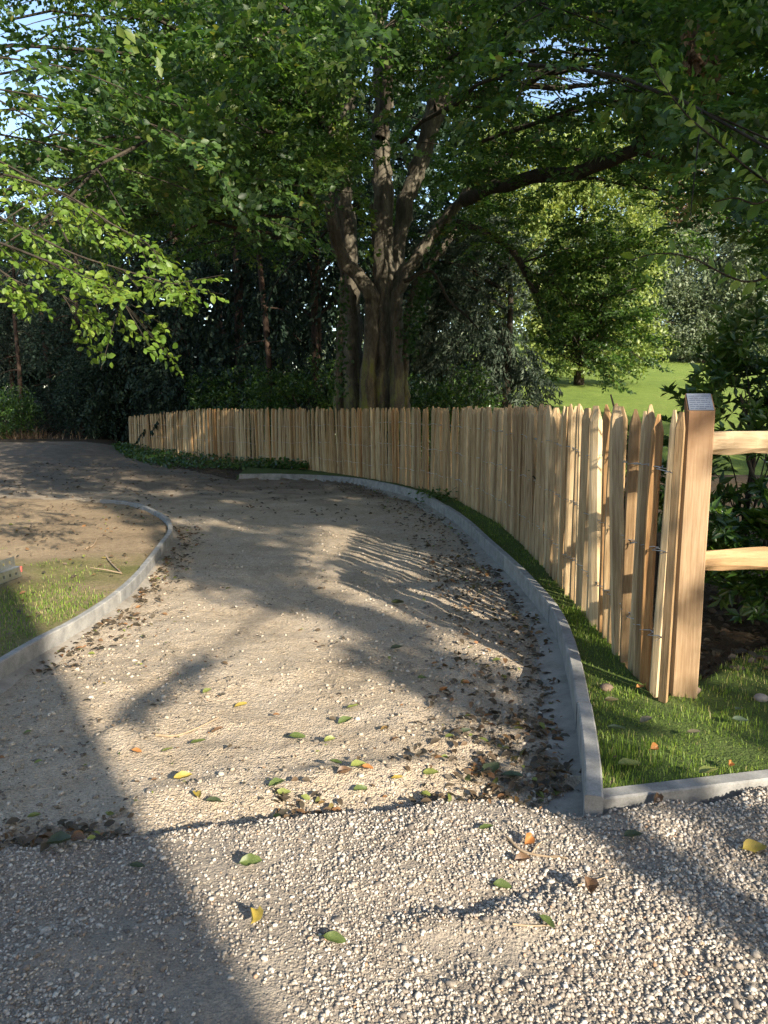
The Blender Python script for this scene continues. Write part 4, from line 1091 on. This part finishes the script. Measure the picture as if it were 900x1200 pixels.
# bright trees beyond the meadow
crown_tree('broadleaf_tree', 'bright sunlit broadleaf tree behind the drooping beech bough', (X(675, 40), 40), 11, .3, [((0, 0, 7.2), (4.2, 3.5, 3.4)), ((-2.6, 0, 10.2), (3.6, 3, 3.0)), ((1.8, 0, 10.8), (3.0, 2.8, 2.6)), ((0, -.5, 4.2), (3.6, 2.6, 1.9)), ((-.6, -1.2, 2.2), (3.0, 2.0, 1.6)), ((2.4, -1, 2.0), (1.8, 1.6, 1.4))], 2300, .21, .6, 'far_leaf', 'clump', .95, gt)
crown_tree('broadleaf_tree', 'sunlit tree partly hidden by the beech stems', (X(585, 44), 44), 11, .3, [((0, 0, 7.0), (3.6, 3, 4)), ((.8, 0, 11), (3.2, 3, 3))], 1300, .17, .6, 'far_leaf', 'clump', .95, gt)
crown_tree('broadleaf_tree', 'half dead tree with dry brown top at the meadow edge', (X(792, 60), 60), 14, .3, [((0, 0, 13.2), (2.2, 2, 3.4)), ((-.6, 0, 18), (1.6, 1.5, 2.5))], 900, .19, .5, 'brown_leaf', 'clump', 1.0, gt)
for px_, Y, H_, lb in ((745, 64, 13, 'grey green tree left of the dry topped tree'), (815, 58, 11, 'grey green tree behind the thin hanging twig'), (870, 62, 14, 'grey green tree above the bright strip of meadow'), (920, 55, 14, 'grey green tree at the edge of the meadow'), (700, 70, 13, 'pale tree far behind the sunlit tree')):
    crown_tree('broadleaf_tree', lb, (X(px_, Y), Y), H_*.7, .3, [((0, 0, H_*.62), (4.2, 3.2, H_*.36)), ((1.6, 0, H_*.35), (3.0, 2.5, H_*.24)), ((-2.0, 0, H_*.33), (2.8, 2.5, H_*.26)), ((0, -.5, H_*.18), (3.6, 2.6, H_*.16))], 850, .27, .55, 'grey_leaf', 'clump', 1.15, gt, 'trees beyond the meadow')
# laurels by the rail
for x, y, H_, rad, lb, n in ((2.95, 5.05, 1.0, .62, 'glossy laurel bush under the rails beside the post', 190), (3.05, 6.1, 2.3, .75, 'taller dark laurel rising above the top rail', 330), (2.35, 7.6, 1.25, .7, 'low laurel behind the paling fence', 150)):
    crown_tree('laurel_bush', lb, (x, y), H_*.75, .025, [((0, 0, H_*.55), (rad, rad*.8, H_*.42)), ((.1, 0, H_*.8), (rad*.7, rad*.6, H_*.25))], n, .105, .36, 'laurel', 'rosette', .26, gt, 'laurels beside the rails', 'branch', 4, .5)
# far wood as one mass
n = 2000
fx = gt.uniform(-70, 75, n); fy = 88+14*gt.random(n)-.0015*fx**2; fz = gt.random(n)**.8*15
fz = fz*(1+.25*fnoise(fx, fx*0, 91, 9, 3)); 
base = height(fx, fy)
k = (fx > -1) | (fz < 9)
Pf = np.stack([fx, fy, base+fz], 1)[k]
o = join('far_woods', spray_leaves('clump', Pf, gt.normal(size=Pf.shape), 2.4, .78, .6, gt), M['grey_leaf'], 'stuff', None, False)
tag(o, 'far grey green woodland closing the view', 'woodland')

n = 1700
fx = gt.uniform(-48, 6, n); fy = 40+9*gt.random(n); px_ = 450+FPX*fx/fy
fz = gt.random(n)**.85*np.interp(px_, [-60, 40, 120, 190, 500], [9.5, 9.5, 11, 19, 20])
o = join('dark_woods', spray_leaves('clump', np.stack([fx, fy, height(fx, fy)+fz], 1), gt.normal(size=(n, 3)), 2.0, .62, .6, gt), M['conifer'], 'stuff', None, False)
tag(o, 'dark mass of woodland deep behind the conifers', 'woodland')
for x, y, lb in ((14.5, 11.0, 'added tree out of view beyond the rails that shades the near meadow'),):  # unseen tree put in to darken the near part of the meadow
    crown_tree('broadleaf_tree', lb, (x, y), 8, .25, [((0, 0, 6.5), (3.6, 3.6, 3.4)), ((1.5, 1., 9), (3, 3, 2.4))], 1100, .16, .65, 'grey_leaf', 'clump', .9, gt)

# ------------------------------------------------------------------ ground cover
def blades(XY, h, g, tint=None, w=.0035, lean=.5):
    n = len(XY); a = g.uniform(0, 2*math.pi, n); d = np.stack([np.cos(a), np.sin(a), 0*a], 1); sd = np.stack([-np.sin(a), np.cos(a), 0*a], 1)
    b = np.stack([XY[:, 0], XY[:, 1], height(XY[:, 0], XY[:, 1])-.004], 1); l_ = lean*h*g.random(n)
    m = b+d*(l_*.35)[:, None]+np.array([0, 0, 1.])*(h*.62)[:, None]; tp = b+d*(l_*1.2)[:, None]+np.array([0, 0, 1.])*(h*.95)[:, None]
    ww = np.broadcast_to(w, (n,))[:, None]
    V = np.stack([b-sd*ww/2, b+sd*ww/2, m+sd*ww*.4, m-sd*ww*.4, tp], 1).reshape(-1, 3)
    F = np.array([(0, 1, 2), (0, 2, 3), (3, 2, 4)]); F = (F[None]+(np.arange(n)*5)[:, None, None]).reshape(-1, 3)
    return V, F, np.repeat(g.random(n)*.95 if tint is None else tint, 3)
gg = np.random.default_rng(44)
XY = np.concatenate([np.stack([gg.uniform(.85, 2.9, 42000), gg.uniform(2.7, 5.4, 42000)], 1), np.stack([gg.uniform(.9, 1.6, 16000), gg.uniform(5, 12.5, 16000)], 1)])
kx = np.interp(XY[:, 1], rk_d[:140, 1], rk_d[:140, 0])
den = .72+1.5*fnoise(XY[:, 0], XY[:, 1], 95, .3, 3)-.75*sst(1.7, 2.4, XY[:, 0])*sst(3.6, 4.3, XY[:, 1])
k = inpoly(XY[:, 0], XY[:, 1], LAWN_P) & (XY[:, 0] > kx+.072) & (XY[:, 1] > np.interp(XY[:, 0], FE[:, 0], FE[:, 1])+.065) & (gg.random(len(XY)) < np.clip(den, .04, 1))
XY = XY[k]; h = (.012+.034*gg.random(len(XY))**1.8)*(1+.9*fnoise(XY[:, 0], XY[:, 1], 96, .3, 2))
tint = np.clip(gg.random(len(XY))*.9, 0, .9); tint[gg.random(len(XY)) < .06+.3*sst(1.7, 2.2, XY[:, 0])] = 1.
o = join('grass', [blades(XY, h, gg, tint)], M['grass'], 'stuff'); tag(o, 'short green grass around the post and along the fence', 'grass')
XY = np.stack([gg.uniform(-6.5, -2.1, 60000), gg.uniform(3.4, 8.2, 60000)], 1)
den = .40+1.2*fnoise(XY[:, 0], XY[:, 1], 97, .7, 3)+.7*(1-sst(4.8, 6.4, XY[:, 1]))-.7*sst(5.6, 7.2, XY[:, 1])-.3*sst(-2.9, -2.2, XY[:, 0])
kx = np.interp(XY[:, 1], lk_d[:200, 1], lk_d[:200, 0])
k = (XY[:, 0] < kx-.13) & (gg.random(len(XY)) < np.clip(den, 0, .9)); XY = XY[k]
tint = gg.random(len(XY))*.9; tint[gg.random(len(XY)) < .15] = 1.
o = join('grass', [blades(XY, .014+.028*gg.random(len(XY)), gg, tint, .005)], M['grass'], 'stuff'); tag(o, 'thin patchy grass on the planting bed', 'grass')
# dry grass tuft at the wood edge
c = (X(14, 26.5), 26.5); XY = np.array(c)+gg.normal(size=(420, 2))*np.array([.9, .5])
o = join('dry_grass', [blades(XY, .12+.42*gg.random(420)**2, gg, gg.random(420), .022, 2.2)], M['brown_leaf'], 'stuff'); tag(o, 'tuft of dry straw coloured grass at the edge of the wood', 'dry grass')
# ivy cover at the fence foot
n = 3600
t = gg.random(n); sft = gg.uniform(14.6, FLEN, n)
bx = np.interp(sft, fs, fence_d[:, 0]); by = np.interp(sft, fs, fence_d[:, 1])
wv = np.interp(sft, [14.6, 16.2, 18, 22, FLEN], [.3, .9, 2.1, 1.5, .7])
o_ = -.1+wv*t; nxx = -np.interp(sft, fs, fT[:, 1]); nyy = np.interp(sft, fs, fT[:, 0])
bx = bx+nxx*o_; by = by+nyy*o_
Pz = height(bx, by)+(.03+.22*(1-t)*gg.random(n)+.05*gg.random(n)); P = np.stack([bx, by, Pz], 1)
P2 = P[gg.random(n) < .25]
o = join('ivy', [leaves(P, gg.normal(size=P.shape)*np.array([1, 1, .4]), np.array([0, -.4, 1.])+.5*gg.normal(size=P.shape), .085, .9, .1, 0, gg.random(n)*.7, gg)], M['laurel'], 'stuff')
tag(o, 'dark ivy creeping over the ground below the far fence', 'ivy')
# leaf litter
def litter(XY, g, size=(.03, .07), tint=None):
    n = len(XY); a = g.uniform(0, 2*math.pi, n); D = np.stack([np.cos(a), np.sin(a), .25*g.normal(size=n)], 1)
    P = np.stack([XY[:, 0], XY[:, 1], height(XY[:, 0], XY[:, 1])+.010+.014*g.random(n)], 1)
    Nn = np.array([0, 0, 1.])+.4*g.normal(size=(n, 3))
    return leaves(P, D, Nn, g.uniform(*size, n), .55, .16, 1, g.random(n) if tint is None else tint, g)
def along(D, n, y0, y1, o0, o1, side, g, p=1.6):
    T = np.gradient(D, axis=0); T /= np.linalg.norm(T, axis=1)[:, None]; Nn = np.stack([-T[:, 1], T[:, 0]], 1)*side
    idx = np.where((D[:, 1] > y0) & (D[:, 1] < y1))[0]; i = g.choice(idx, n)
    return D[i]+Nn[i]*(o0+(o1-o0)*g.random(n)**p)[:, None]
L1 = along(rk_d[:180], 850, 2.75, 7.5, .05, .75, 1, gg, 1.7); L2 = along(rk_d[:300], 800, 6, 15, .03, .8, 1, gg, 1.4)
L3 = along(lk_d, 420, 4.2, 9.5, .06, .34, -1, gg, 1.6); L4 = along(rk_d[:60], 150, 2.7, 3.6, .08, .5, 1, gg, 1.)
XYs = np.concatenate([L1, L2, L3, L4])
sprd = np.stack([gg.uniform(-2.2, 1., 420), gg.uniform(2.7, 7, 420)], 1); sprd = sprd[(sprd[:, 0] > np.interp(sprd[:, 1], lk_d[:200, 1], lk_d[:200, 0])+.1) & (gg.random(len(sprd)) < .5+.5*sst(0, 1, sprd[:, 0]))]
bedl = np.stack([gg.uniform(-8, -2.4, 900), gg.uniform(4.5, 11.4, 900)], 1); bedl = bedl[inpoly(bedl[:, 0], bedl[:, 1], BED_P)]
fl = np.stack([gg.uniform(1.6, 3.6, 1100), gg.uniform(4.0, 7.5, 1100)], 1)
farl = np.stack([gg.uniform(-9, 0, 900), gg.uniform(10, 20, 900)], 1); farl = farl[drive_w(farl[:, 0], farl[:, 1]) > .5]
crm = scatter(5200, -9, 9, 2.5, 9, gg); crm = crm[(drive_w(crm[:, 0], crm[:, 1]) > .5) & (crm[:, 1] > np.interp(crm[:, 0], STEP[:, 0], STEP[:, 1])-.02) & (crm[:, 0] < np.interp(crm[:, 1], rk_d[:, 1], rk_d[:, 0])) & (gg.random(len(crm)) < np.clip(.35+1.1*fnoise(crm[:, 0], crm[:, 1], 99, .6, 3), .05, 1))]
stp = np.stack([gg.uniform(-1.6, .7, 520), gg.normal(size=520)*.07+.10], 1); stp[:, 1] += np.interp(stp[:, 0], STEP[:, 0], STEP[:, 1]); stp = stp[fnoise(stp[:, 0], stp[:, 1]*0, 89, .3, 2) > -.2]
o = join('leaf_litter', [litter(crm, gg, (.008, .024)), litter(stp, gg, (.02, .055)), litter(XYs, gg, (.025, .065)), litter(sprd, gg, (.02, .05)), litter(bedl, gg, (.03, .06)), litter(fl, gg, (.04, .09), .6*gg.random(len(fl))), litter(farl, gg, (.05, .09), .7*gg.random(len(farl)))], M['litter'], 'stuff', None, False)
tag(o, 'dead brown leaves drifted along the kerbs and over the soil', 'leaf litter')

# ------------------------------------------------------------------ single fallen leaves
def fallen_leaf(seed, curl):
    g = np.random.default_rng(seed); nu, nv = 8, 5; V = []; F = []
    cu = curl*(.6+.8*g.random()); tw = (g.random()-.5)*1.2*curl
    for i in range(nu):
        u = i/(nu-1); wd_ = (.30+.08*((seed*7) % 5)/4)*math.sin(math.pi*min(1, u*.93+.05))**.8*(1-.25*u)*(1 if 0 < i < nu-1 else .12)
        for j in range(nv):
            s = (j-(nv-1)/2)/((nv-1)/2); y = s*wd_*(1+.10*math.sin(u*31+s)); z = cu*.9*s*s*wd_+cu*.35*(u-.4)**2+tw*s*(u-.5)*.4+(.015 if j % 2 else 0)+.02*g.normal()*curl
            V.append((u-.5, y, z))
    for i in range(nu-1):
        for j in range(nv-1): F.append([i*nv+j, (i+1)*nv+j, (i+1)*nv+j+1, i*nv+j+1])
    st = [(-.5, -.008, .01), (-.5, .008, .01), (-.72, .006, .03), (-.72, -.006, .03)]; b = len(V); V += st; F.append([b, b+1, b+2, b+3])
    mb = MB(); mb.add(V, F); return mb.mesh('fallen_leaf', True)
FL = [(735, 940, .105, 'f_lime', .3, 20, 'large veined yellow green leaf on the pebbles by the kerb corner'), (884, 996, .085, 'f_yellow', .25, -10, 'bright yellow leaf lying flat on the gravel below the front kerb'),
 (688, 1047, .06, 'f_brown', .9, 70, 'curled brown leaf on bare gravel in mid forecourt'), (570, 972, .05, 'f_green', .3, 0, 'small green leaf on pebbles below the gravel edge'), (588, 1040, .055, 'f_green', .3, 10, 'green leaf beside a dip in the pebbles'),
 (640, 1083, .055, 'f_green', .4, -30, 'torn green leaf on the finer gravel'), (742, 982, .065, 'f_dark', .4, 15, 'dark green leaf below the large veined leaf'), (618, 988, .05, 'f_orange', .8, 40, 'rusty curled leaf beside the twig on the pebbles'), (612, 1012, .05, 'f_brown', .8, -25, 'dark brown curled leaf against the gravel twig'),
 (298, 1079, .06, 'f_yellow', .8, 75, 'yellow leaf with green tip standing up near the big shadow'), (391, 1104, .065, 'f_green', .35, 5, 'square looking green leaf in front of a hollow in the gravel'), (294, 1016, .07, 'f_green', .8, 30, 'folded green leaf on sunlit pebbles'), (70, 992, .085, 'f_dark', .5, 10, 'dull green leaf in the big shadow at the gravel step'),
 (92, 988, .06, 'f_brown', .6, -20, 'brown leaf beside the dull green leaf in shadow'), (40, 962, .045, 'f_lime', .4, 10, 'small lime leaf in the big shadow'), (160, 1018, .05, 'f_dark', .3, -15, 'small dark leaf at the edge of the big shadow'), (768, 932, .05, 'f_brown', .9, 60, 'small brown leaf standing against the front kerb'),
 (830, 916, .075, 'f_lime', .3, 25, 'long lime leaf lying on the front kerb'), (852, 934, .04, 'f_orange', .9, 80, 'red brown leaf upright among the pebbles below the front kerb'), (348, 866, .075, 'f_green', .3, 10, 'broad green leaf in the middle of the sunlit drive'), (232, 871, .07, 'f_green', .3, 15, 'green leaf on the sand below the pale stick'),
 (282, 828, .065, 'f_yellow', .3, 5, 'lemon yellow leaf on the drive above the broad green leaf'), (243, 815, .05, 'f_lime', .5, 40, 'lime leaf beside the pale stick'), (255, 858, .06, 'f_brown', .6, 65, 'olive brown leaf propped on a stone'), (160, 884, .05, 'f_orange', .5, 10, 'small orange leaf on the smooth sand'),
 (215, 911, .075, 'f_yellow', .6, 30, 'yellow leaf casting a long shadow on the drive'), (196, 882, .05, 'f_lime', .4, 0, 'narrow lime leaf on the sand beside the shadow edge'), (325, 926, .065, 'f_green', .4, -5, 'green leaf just above the gravel step'), (332, 940, .06, 'f_lime', .3, 0, 'flat lime leaf in the hollow of the gravel step'),
 (252, 947, .065, 'f_dark', .5, 20, 'dark green leaf in the hollow of the step'), (232, 942, .055, 'f_yellow', .5, -30, 'yellow leaf next to the dark one in the step'), (405, 846, .075, 'f_green', .5, 35, 'green leaf topmost in the cluster in mid drive'), (413, 832, .06, 'f_lime', .4, 5, 'pale lime leaf at the top of the cluster'),
 (386, 873, .055, 'f_lime', .5, 10, 'lime leaf below the mid drive cluster'), (420, 900, .07, 'f_lime', .4, 15, 'glowing lime leaf in the lower group'), (393, 896, .065, 'f_green', .4, -20, 'green leaf beside the glowing lime leaf'), (404, 915, .06, 'f_brown', .6, 25, 'brown leaf below the glowing lime leaf'),
 (505, 916, .065, 'f_lime', .3, 0, 'olive lime leaf beside the orange drift at the step'), (465, 923, .045, 'f_yellow', .5, 10, 'small golden leaf on the dark step'), (422, 936, .06, 'f_green', .5, 5, 'green leaf sunk in the shaded step'), (545, 856, .06, 'f_dark', .4, 0, 'olive leaf in the sun near the drift by the kerb'),
 (520, 812, .05, 'f_orange', .6, 20, 'orange leaf at the edge of the shade on the drive'), (546, 804, .045, 'f_orange', .7, -10, 'russet leaf just inside the shade on the drive'), (495, 796, .055, 'f_green', .4, 30, 'green leaf in the shade above the orange leaf'), (466, 711, .10, 'f_dark', .5, 15, 'large dull leaf alone in the shaded drive'),
 (465, 762, .08, 'f_dark', .5, -10, 'dark leaf in shade nearer than the large dull leaf'), (575, 905, .10, 'f_dark', .3, 15, 'large grey green leaf in the drift by the step'), (600, 912, .09, 'f_grey', .3, -15, 'flat grey leaf in the shaded drift by the step'), (430, 905, .05, 'f_orange', .7, 10, 'small orange leaf touching the lower group'),
 (765, 886, .05, 'f_orange', .9, 65, 'curled pinkish leaf standing in the bright grass'), (716, 828, .065, 'f_pale', .5, -10, 'pale dry leaf on the grass beside the kerb'), (757, 852, .065, 'f_pale', .5, 5, 'pale strip of a leaf in the shaded grass'), (750, 810, .045, 'f_orange', .5, 0, 'orange brown leaf near the foot of the post'),
 (866, 838, .06, 'f_grey', .3, 20, 'round grey green leaf in the grass beyond the post'), (868, 851, .07, 'f_grey', .2, 0, 'broad grey leaf below the round one in the grass'), (812, 865, .055, 'f_pale', .5, 10, 'pale curled leaf in the middle of the shaded grass'), (722, 862, .08, 'f_grey', .4, -25, 'silvery leaf in the sunlit grass by the kerb')]
FM = {}
for k, (px_, py_, sz_, mt, curl, rot, lb) in enumerate(FL):
    p = gp(px_, py_, -.03); p[2] = hz(p[0], p[1])
    p = gp(px_, py_, p[2]+.01)
    sz_ *= 1.08; me = fallen_leaf(300+k, curl*1.35+.15); o = link('fallen_leaf', me, M[mt])
    zz = hz(p[0], p[1])+.014
    if 'front kerb' in lb and 'on the' in lb and mt == 'f_lime': zz = .04
    if px_ > 700 and py_ < 900: zz += .02
    o.location = (p[0], p[1], zz+.2*sz_*curl); o.scale = (sz_,)*3
    o.rotation_euler = (R(12)*math.sin(k*2.1)+(.5 if curl > .75 else 0), R(10)*math.cos(k*1.3), R(rot+25*math.sin(k)))
    tag(o, lb, 'leaf', 'fallen leaves on the ground', 'thing')
# sticks and stones
def stick(name, pts, r, lb, forks=()):
    P3 = []
    for px_, py_ in pts:
        p = gp(px_, py_, -.03); p[2] = hz(p[0], p[1])+r*1.2; P3.append(p)
    Q = catmull(P3, 14); off = Q[0].copy(); tb = Tubes(); tb.add(Q-off, np.linspace(r, r*.45, 14), 6, .15, 3)
    for i, v in forks: tb.add(np.array([Q[i]-off, Q[i]-off+np.array(v)*.5+.004, Q[i]-off+np.array(v)]), np.array([r*.6, r*.5, r*.3]), 5)
    o = link(name, tb.mesh(name), M['twig']); o.location = tuple(off); tag(o, lb, 'stick', None, 'thing')
stick('stick', [(182, 852), (205, 851), (230, 845), (256, 835)], .008, 'pale bare stick lying on the sunlit sand')
stick('stick', [(124, 655), (131, 663), (143, 676)], .012, 'forked grey stick propped on the planting bed', ((13, (-.32, .1, .03)),))
stick('stick', [(100, 646), (109, 642), (114, 633)], .012, 'short bent stick behind the forked one on the bed')
stick('stick', [(594, 985), (612, 1000), (640, 1006), (664, 1008)], .006, 'thin dark twig on the pebbles in mid forecourt', ((6, (.05, .06, .01)), (9, (.06, -.03, .01))))
stick('stick', [(676, 1042), (690, 1037), (712, 1030)], .004, 'fine pale twig beside the curled brown leaf')
stick('stick', [(600, 1100), (622, 1098), (648, 1093)], .004, 'straw coloured twig on the finer gravel')
for px_, py_, s_, mt, lb in ((711, 803, .05, 'soilclod', 'brown clod of earth at the foot of the fence'), (812, 806, .055, 'soilclod', 'round brown stone against the foot of the post'), (892, 815, .05, 'rock', 'pale flat rock in the grass beyond the post'), (440, 1063, 0, '', '')):
    if not s_: continue
    p = gp(px_, py_, .02); g_ = np.random.default_rng(int(px_)); V = IV2*(1+.22*(g_.random((len(IV2), 1))-.5))*np.array([1, .8, .62])*s_/1.3
    o = link('stone', mesh_np('stone', V, IF2, smooth=True), M[mt]); o.location = (p[0], p[1], hz(p[0], p[1])+s_*.2); tag(o, lb, 'stone', None, 'thing')
# weed by the kerb
p = gp(512, 583, .05)
wd_ = thing('weed', 'small leafy weed growing over the kerb below the fence', 'plant', (p[0], p[1]+.05, hz(p[0], p[1]+.05)))
pp = gg.normal(size=(130, 3))*np.array([.16, .10, .06])+np.array([-.02, 0, .09])
join('foliage', [leaves(pp, gg.normal(size=pp.shape)*np.array([1, 1, .5]), np.array([0, -.3, 1.])+.5*gg.normal(size=pp.shape), .07, .55, .1, 0, None, gg)], M['laurel'], 'stuff', wd_, False)
tb = Tubes()
for k in range(9): tb.add(np.array([[0, 0, -.02], pp[k]*.6, pp[k]]), np.array([.004, .003, .002]), 4)
link('stem', tb.mesh('stem'), M['branch'], wd_)

# ------------------------------------------------------------------ perforated metal channel on the bed
e = gp(19, 672, .02); ch_ = thing('metal_channel', 'perforated aluminium channel lying on the bed at the edge of view', 'metal channel', (e[0], e[1], hz(e[0], e[1])), R(-97))
mb = MB(); L_ = 1.6
def perf(mb, y0, z0_, y1, z1_, holes):
    """a strip from (y0,z0) to (y1,z1), length L_, slots left open"""
    th = .003; d = np.array([0, y1-y0, z1_-z0_]); nn = np.array([0, -(z1_-z0_), y1-y0]); nn = nn/np.linalg.norm(nn)*th
    def quad(xa, xb, fa, fb):
        a = np.array([xa, y0, z0_])+d*fa; b = np.array([xb, y0, z0_])+d*fa; c = np.array([xb, y0, z0_])+d*fb; e_ = np.array([xa, y0, z0_])+d*fb
        V = [a, b, c, e_, a+nn, b+nn, c+nn, e_+nn]; mb.add(V, [[0, 3, 2, 1], [4, 5, 6, 7], [0, 1, 5, 4], [1, 2, 6, 5], [2, 3, 7, 6], [3, 0, 4, 7]])
    quad(0, L_, 0, .34); quad(0, L_, .66, 1)
    x = 0
    while x < L_-.01:
        quad(x, min(x+.055, L_), .3402, .6598); x += .055+.03
perf(mb, .05, .01, .045, .098, 1); mb.box((0, -.004, .0985), (L_, .048, .1015)); perf(mb, -.003, .104, -.008, .19, 1)
o = link('channel_body', mb.mesh('channel_body'), M['alu'], ch_)
mb = MB(); mb.box((-.012, .02, .05), (-.001, .052, .10)); link('end_cap', mb.mesh('end_cap'), M['red'], ch_)

# ------------------------------------------------------------------ the house behind the camera that throws the long shadow
hs = thing('house', 'rendered two storey house with slate roof behind the viewpoint', 'house', (4.56, -5.97, 0))
x0, x1, y0, y1, ez, rz_ = -14.5, 0, -8, 0, 6.45, 8.5
mb = MB(); mb.box((x0, y0, -.3), (x1, y1, ez)); mb.add([(x0, y0, ez), (x0, y1, ez), (x0, (y0+y1)/2, rz_), (x1, y0, ez), (x1, y1, ez), (x1, (y0+y1)/2, rz_)], [[0, 1, 2], [3, 5, 4]])
link('wall', mb.mesh('wall'), M['render'], hs)
mb = MB(); ym = (y0+y1)/2
for a, b_ in ((y0-.25, ym), (y1+.25, ym)):
    za = ez-.15
    mb.add([(x0, a, za), (x1, a, za), (x1, b_, rz_+.02), (x0, b_, rz_+.02), (x0, a, za+.12), (x1, a, za+.12), (x1, b_, rz_+.16), (x0, b_, rz_+.16)], [[0, 1, 2, 3], [4, 7, 6, 5], [0, 4, 5, 1], [1, 5, 6, 2], [2, 6, 7, 3], [3, 7, 4, 0]])
link('roof', mb.mesh('roof'), M['slate'], hs)
for wx in (-12.5, -9.5, -6.5, -3.0):
    for wz in (1.0, 4.2):
        mb = MB()
        for lo, hi in (((wx-.6, .003, wz), (wx-.52, .06, wz+1.5)), ((wx+.52, .003, wz), (wx+.6, .06, wz+1.5)), ((wx-.52, .003, wz+1.42), (wx+.52, .06, wz+1.5)), ((wx-.52, .003, wz), (wx+.52, .09, wz+.08)), ((wx-.03, .004, wz+.08), (wx+.03, .05, wz+1.42))): mb.box(lo, hi)
        f = link('window', mb.mesh('window'), M['white'], hs); mb = MB(); mb.box((wx-.52, .002, wz+.08), (wx+.52, .02, wz+1.42)); link('pane', mb.mesh('pane'), M['glass'], f)
mb = MB(); mb.box((-5.2, .003, 0), (-4.2, .07, 2.1)); d_ = link('door', mb.mesh('door'), M['slate'], hs); mb = MB(); mb.box((-4.35, .071, .98), (-4.3, .12, 1.1)); link('handle', mb.mesh('handle'), M['wire'], d_)
print('leaf faces', NLEAF, 'tris', sum(len(o.data.polygons)*(1 if 1 else 0) for o in bpy.data.objects if o.type == 'MESH'))
